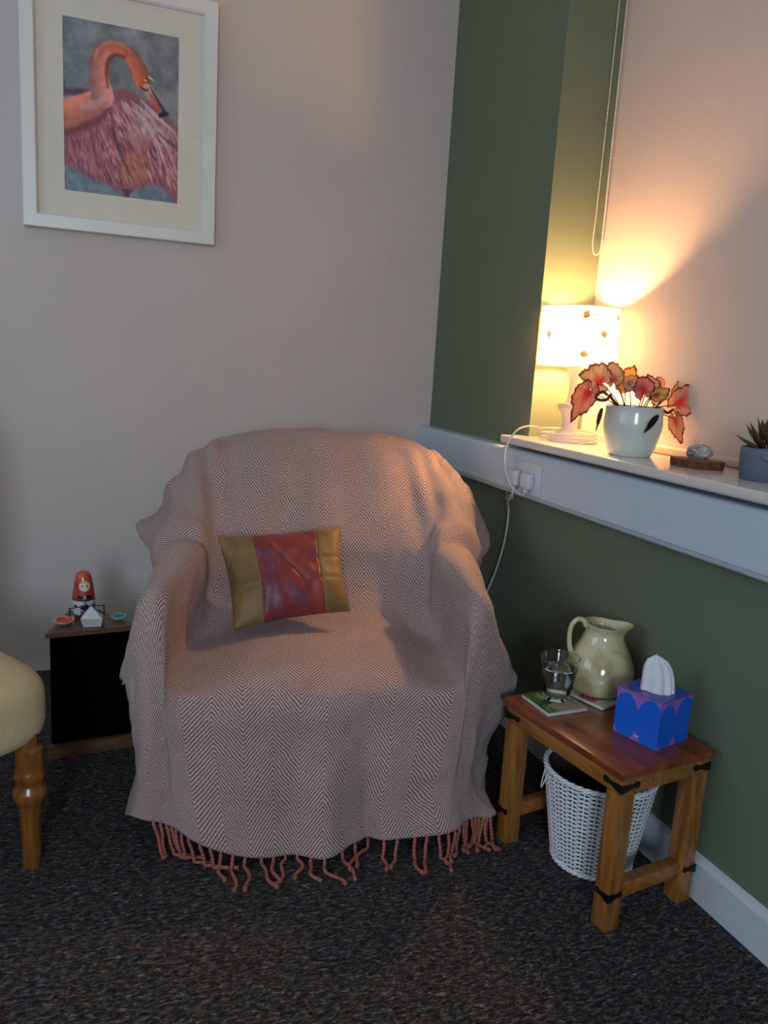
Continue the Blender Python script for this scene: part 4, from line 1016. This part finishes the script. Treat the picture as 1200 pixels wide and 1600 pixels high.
# ------------------------------------------------------------------ succulent in slate pot
SXp, SYp = 0.066, -1.492
suc = thing('potted_succulent', 'dark leaved succulent in a small slate grey pot on the windowsill', 'plant', (SXp, SYp, 0.8812))
lathe('pot', [(0, 0), (0.042, 0), (0.0445, 0.003), (0.0475, 0.030), (0.0485, 0.052), (0.0480, 0.0640), (0.0472, 0.0648), (0.045, 0.063), (0.0445, 0.052), (0, 0.052)], plain('slate_glazed_pot', rgb(84, 96, 112), 0.5, 0.05, 30), suc, None, 56, False, False)
lathe('soil', [(0, 0.0525), (0.0405, 0.0525), (0.0405, 0.056), (0, 0.059)], plain('dark_soil', rgb(36, 26, 20), 0.95, 0.4, 200, 0.8, 300), suc, None, 24, False, False)
m_suc = plain('dark_succulent_leaf', rgb(70, 50, 36), 0.4, 0.3, 60)
def fat_leaf(name, base, dirv, ln, w, mat, parent, curl=0.2):
    base = Vector(base); d = Vector(dirv).normalized(); side = d.cross(Vector((0, 0, 1))).normalized(); nrm = side.cross(d)
    n, m = 10, 14; vs = []; fs = []
    for j in range(m + 1):
        t = j / m; ww = w * (math.sin(PI * min(1, t * 0.86 + 0.12)) ** 0.8) * (1 - t ** 5) + 0.0002; c = base + d * (ln * t) + Vector((0, 0, 1)) * (curl * ln * t * t)
        for i in range(n):
            a = 2 * PI * i / n; vs.append(c + side * ww * math.cos(a) + nrm * ww * 0.38 * math.sin(a))
    for j in range(m):
        for i in range(n):
            k = (i + 1) % n; fs.append((j * n + i, j * n + k, (j + 1) * n + k, (j + 1) * n + i))
    fs.append(tuple(range(n))[::-1]); fs.append(tuple(m * n + i for i in range(n)))
    return mesh(name, vs, fs, mat, parent)
for k in range(17):
    a = k * 2.399; el = 0.15 + 0.07 * k; fat_leaf('leaf', (0.006 * math.cos(a), 0.006 * math.sin(a), 0.060 + 0.0008 * k), (math.cos(a) * math.cos(el), math.sin(a) * math.cos(el), math.sin(el)), 0.060 - 0.0010 * k, 0.0105, m_suc, suc, 0.25)
m_dry = plain('dried_flower_stalk', rgb(170, 128, 92), 0.8, 0.2, 80)
for k in range(5):
    a = k * 1.3; x, y = 0.004 * math.cos(a) - 0.008, 0.004 * math.sin(a) - 0.006
    tube('dried_stalk', catmull([(x, y, 0.058), (x * 1.4, y * 1.4, 0.085), (x * 2.2 + 0.002, y * 2.2, 0.100 + 0.004 * k)], 4), [0.0013] * 4 + [0.0009] * 5, m_dry, suc, 5)
# pale leaf plant at the frame edge
edge = thing('potted_aloe', 'pale green spiky plant in a pot at the near end of the windowsill', 'plant', (0.05, -1.610, 0.8812))
lathe('pot', [(0, 0), (0.034, 0), (0.036, 0.003), (0.040, 0.038), (0.039, 0.040), (0.036, 0.036), (0, 0.034)], plain('terracotta_pot', rgb(150, 92, 66), 0.7, 0.08), edge, None, 40, False, False)
m_pale = plain('pale_yellow_green_leaf', rgb(186, 180, 104), 0.5, 0.25, 70)
for k in range(9):
    a = 2.05 + k * 0.70; el = 0.10 if k == 0 else 0.45; fat_leaf('leaf', (0.006 * math.cos(a), 0.006 * math.sin(a), 0.036), (math.cos(a) * math.cos(el), math.sin(a) * math.cos(el), math.sin(el)), 0.078 if k == 0 else 0.06, 0.008, m_pale, edge, 0.1)

# ------------------------------------------------------------------ dark cabinet with ornaments
cab = thing('corner_cabinet', 'small dark cabinet with black cloth front and brown wooden top by the wall', 'cabinet', (-1.187, -0.59, 0), math.radians(6))
def prism(name, pts, z0, z1, mat, parent, bev=0.0015):
    bm = bmesh.new(); vs = [bm.verts.new((x, y, z0)) for x, y in pts]; f = bm.faces.new(vs); r = bmesh.ops.extrude_face_region(bm, geom=[f])
    for v in [g for g in r['geom'] if isinstance(g, bmesh.types.BMVert)]: v.co.z = z1
    if bev: bmesh.ops.bevel(bm, geom=list(bm.edges), offset=bev, segments=2, affect='EDGES')
    return bmobj(name, bm, mat, parent, angle=0.5)
prism('cabinet_top', [(-0.112, -0.028), (0.112, -0.028), (0.035, 0.150), (-0.040, 0.150)], 0.333, 0.345, m_cabwood, cab)
prism('cabinet_body', [(-0.100, -0.010), (0.100, -0.010), (0.026, 0.142), (-0.031, 0.142)], 0.036, 0.3325, m_black, cab)
prism('cloth_front', [(-0.098, -0.016), (0.098, -0.016), (0.098, -0.0105), (-0.098, -0.0105)], 0.055, 0.331, m_black, cab)
prism('plinth', [(-0.110, -0.024), (0.110, -0.024), (0.033, 0.148), (-0.038, 0.148)], 0.0, 0.0355, m_cabwood, cab)
# ornaments
CZ = 0.3455
def doll():
    t = thing('nesting_doll', 'red and white painted nesting doll standing at the back of the dark cabinet', 'doll', (-1.203, -0.500, CZ))
    prof = [(0.020, 0), (0.0225, 0.002), (0.0265, 0.018), (0.0275, 0.036), (0.0268, 0.050), (0.0262, 0.0505), (0.0262, 0.056), (0.0240, 0.072), (0.0215, 0.090), (0.0190, 0.104), (0.0150, 0.1135), (0.0080, 0.1180), (0.0008, 0.1195)]
    pr = [(max(0.0005, v.x), v.z) for v in catmull([(r, 0, z) for r, z in prof], 8)]; n = 150
    vs, fs = lathe_data(pr, n); cols = []; fdir = math.atan2(-2.19, 0.0) + 0.12
    for r, z in pr:
        for i in range(n):
            a = 2 * PI * i / n; d = (a - fdir + PI) % (2 * PI) - PI; x = d * 0.0215; c = np.array((.68, .22, .19))
            if z < 0.0505:
                c = np.array((.80, .79, .80))
                if math.hypot(x, (z - 0.030) * 1.1) < 0.0095 + 0.0012 * math.sin(6 * math.atan2(z - .03, x)): c = np.array((.07, .09, .36))
                if abs(abs(x) - 0.019) < 0.003 and abs(z - 0.034) < 0.004: c = np.array((.12, .15, .35))
                if z > 0.040 and (abs(abs(x) - (z - 0.040) * 0.8) < 0.0009 or abs(x) < 0.0008): c = np.array((.15, .16, .28))
                if z > 0.0475: c = np.array((.08, .05, .10))
                if z < 0.010: c = np.array((.52, .13, .12))
            else:
                if z > 0.092: c = np.array((.78, .32, .24))
                if abs(x) < 0.015 and abs(z - 0.0565) < 0.0042: c = np.array((.07, .05, .09)) if abs(x) > 0.0022 else np.array((.75, .7, .7))
                if math.hypot(x, z - 0.0855) < 0.0150: c = np.array((.35, .06, .06))
                if math.hypot(x, z - 0.0855) < 0.0138:
                    c = np.array((.88, .82, .70))
                    if z > 0.0915 - 0.0 and not (abs(x) < (0.0955 - z) * 0.9): c = np.array((.84, .66, .28))
                    if z > 0.094: c = np.array((.84, .66, .28))
                    if math.hypot(abs(x) - 0.0055, z - 0.0845) < 0.0022: c = np.array((.05, .08, .12))
                    if math.hypot(x, (z - 0.0775) * 1.3) < 0.0014: c = np.array((.70, .2, .2))
                    if math.hypot(abs(x) - 0.007, z - 0.080) < 0.0018: c = np.array((.88, .62, .55))
            cols.append(c)
    o = mesh('painted_body', vs, fs, printed('lacquered_paint', 0.25, coat=0.5).m, t); setcol(o, cols); o.scale = (1.08, 1.08, 1.06)
doll()
ws = thing('wire_stand', 'small black wire display stand around the foot of the nesting doll', 'stand', (-1.195, -0.540, CZ))
wpts = [[(-0.042, 0, 0.002), (-0.042, 0, 0.030), (-0.036, 0, 0.036), (0.036, 0, 0.040), (0.042, 0, 0.035), (0.042, 0, 0.012), (0.036, 0, 0.008), (0.026, 0, 0.008)]]
tube('front_wire', catmull(wpts[0], 5), 0.0017, m_wire, ws, 6)
tube('cross_wire', catmull([(-0.030, 0.0, 0.002), (-0.012, 0.0, 0.020), (0.0, 0.001, 0.034)], 5), 0.0017, m_wire, ws, 6)
tube('cross_wire', catmull([(-0.016, 0.0, 0.026), (-0.008, 0.0, 0.014), (0.004, 0.0, 0.004)], 5), 0.0017, m_wire, ws, 6)
tube('cross_wire', catmull([(0.012, 0.0, 0.030), (0.022, 0.0, 0.028), (0.036, 0.0, 0.020)], 5), 0.0017, m_wire, ws, 6)
# quartz point
qz = Mat('cloudy_quartz'); qz.set(color=rgb(205, 208, 204), rough=0.3, trans=0.25, sss=0.2); co = qz.coord()
qz.b.inputs['Subsurface Radius'].default_value = (0.01, 0.01, 0.01)
qv = [(-.018, -.010, 0), (.016, -.012, 0), (.020, .006, 0), (-.014, .010, 0), (-.023, -.011, .019), (.019, -.012, .017), (.023, .006, .018), (-.018, .010, .021), (-0.003, -.003, .044)]
qv = [(x * 1.3, y * 1.25, z * 1.28) for x, y, z in qv]
qf = [(3, 2, 1, 0), (0, 1, 5, 4), (1, 2, 6, 5), (2, 3, 7, 6), (3, 0, 4, 7), (4, 5, 8), (5, 6, 8), (6, 7, 8), (7, 4, 8)]
q = mesh('quartz_crystal', qv, qf, qz.m, None, (-1.182, -0.585, CZ + 0.0004), smooth=False)
bv = q.modifiers.new('b', 'BEVEL'); bv.width = 0.0015; bv.segments = 2
tag(q, 'pointed cloudy white quartz crystal at the front of the dark cabinet', 'crystal')
def shell(label, loc, rz, s, cin, cout):
    t = thing('painted_shell', label, 'shell', (loc[0], loc[1], loc[2] + 0.0022), rz, 'painted shells on the dark cabinet'); t.rotation_euler = (0.20, 0, rz)
    n, m = 40, 10; vs = []; fs = []; cols = []
    for side in (0, 1):
        for j in range(m + 1):
            r = j / m
            for i in range(n):
                a = 2 * PI * i / n; R = (1 + 0.08 * math.cos(a) + 0.03 * math.sin(a * 7)) * r
                z = 0.006 + 0.004 * r ** 2 + (0.0015 * math.sin(a * 5 + r * 7) * r if side == 0 else 0) + (0.0015 if side == 0 else -0.006 * (1 - r ** 4))
                vs.append((s * R * math.cos(a), s * 0.72 * R * math.sin(a), max(0.0003, z)))
                k = noise.noise((math.cos(a) * r * 5, math.sin(a) * r * 5, s * 99)); c = np.array(cin) * (1 + 0.5 * k) if (r < 0.86 and side == 0) else np.array(cout)
                cols.append(np.clip(c, 0, 1))
    o_ = (m + 1) * n
    for s_ in (0, 1):
        for j in range(m):
            for i in range(n):
                k = (i + 1) % n; b = s_ * o_; f = (b + j * n + i, b + j * n + k, b + (j + 1) * n + k, b + (j + 1) * n + i); fs.append(f if s_ == 0 else f[::-1])
    for i in range(n):
        k = (i + 1) % n; fs.append((m * n + i, m * n + k, o_ + m * n + k, o_ + m * n + i))
    o = mesh('shell_valve', vs, fs, printed('painted_shell_surface', 0.35, coat=0.3).m, t); setcol(o, cols)
shell('oyster shell painted coral red inside, on the dark cabinet corner nearest the yellow seat', (-1.254, -0.560, CZ), math.radians(25), 0.0270, (.80, .28, .20), (.80, .70, .64))
shell('small shell painted turquoise inside, on the dark cabinet corner nearest the armchair', (-1.118, -0.550, CZ), math.radians(10), 0.0190, (.08, .52, .48), (.70, .78, .74))

# ------------------------------------------------------------------ cream upholstered chair at the frame edge
m_cream = Mat('cream_slub_linen'); co = m_cream.coord('Object', (1, 1, 1)); a = m_cream.noise(m_cream.coord('Object', (1, 1, 6)), 160, 3); b = m_cream.noise(m_cream.coord('Object', (6, 6, 1)), 160, 3)
cc = m_cream.mix(0.5, m_cream.ramp(a, [(0.3, rgb(190, 168, 120)), (0.7, rgb(214, 194, 148))]), m_cream.ramp(b, [(0.3, rgb(188, 164, 116)), (0.7, rgb(216, 198, 152))]))
m_cream.set(color=cc, rough=0.85, sheen=0.1); m_cream.bump(m_cream.math('ADD', a, b), 0.3, 0.001)
Q = Vector((-1.246, -1.052, 0)); CRZ = math.atan2(0.57, 0.82)     # local x points along the front to the corner, y to the rear
cc_ = thing('upholstered_chair', 'cream linen upholstered chair with turned wooden legs, cut off by the frame', 'chair', Q, CRZ)
def superbox(name, cx, cy, cz, hx, hy, hz, e1, e2, mat, parent, amp=0.0):
    n, m = 64, 40; vs = []; fs = []
    def sp(v, e): return math.copysign(abs(v) ** e, v)
    for j in range(m + 1):
        ph = -PI / 2 + PI * j / m
        for i in range(n):
            th = 2 * PI * i / n
            x = hx * sp(math.cos(ph), e1) * sp(math.cos(th), e2); y = hy * sp(math.cos(ph), e1) * sp(math.sin(th), e2); z = hz * sp(math.sin(ph), e1)
            k = amp * noise.noise((x * 8, y * 8, z * 8)); vs.append((cx + x * (1 + k), cy + y * (1 + k), cz + z))
    for j in range(m):
        for i in range(n):
            k = (i + 1) % n; fs.append((j * n + i, j * n + k, (j + 1) * n + k, (j + 1) * n + i))
    me_ = mesh(name, vs, fs, mat, parent); return me_
superbox('seat', -0.255, 0.255, 0.338, 0.264, 0.262, 0.086, 0.44, 0.36, m_cream.m, cc_, 0.02)
superbox('backrest', -0.235, 0.475, 0.63, 0.25, 0.055, 0.30, 0.4, 0.4, m_cream.m, cc_, 0.02)
lp = [(0.0165, 0.0), (0.0175, 0.004), (0.0185, 0.03), (0.0205, 0.10), (0.0235, 0.136), (0.0265, 0.146), (0.0325, 0.156), (0.0345, 0.166), (0.0325, 0.176), (0.0265, 0.184), (0.0255, 0.190), (0.0295, 0.198), (0.0310, 0.206), (0.0285, 0.214), (0.0262, 0.222), (0.0275, 0.235), (0.0270, 0.262), (0.018, 0.268), (0.016, 0.300)]
for x, y in ((-0.062, 0.022), (-0.44, 0.03), (-0.06, 0.44), (-0.44, 0.44)):
    lathe('leg', lp, m_oakleg, cc_, (x, y, 0), 40)
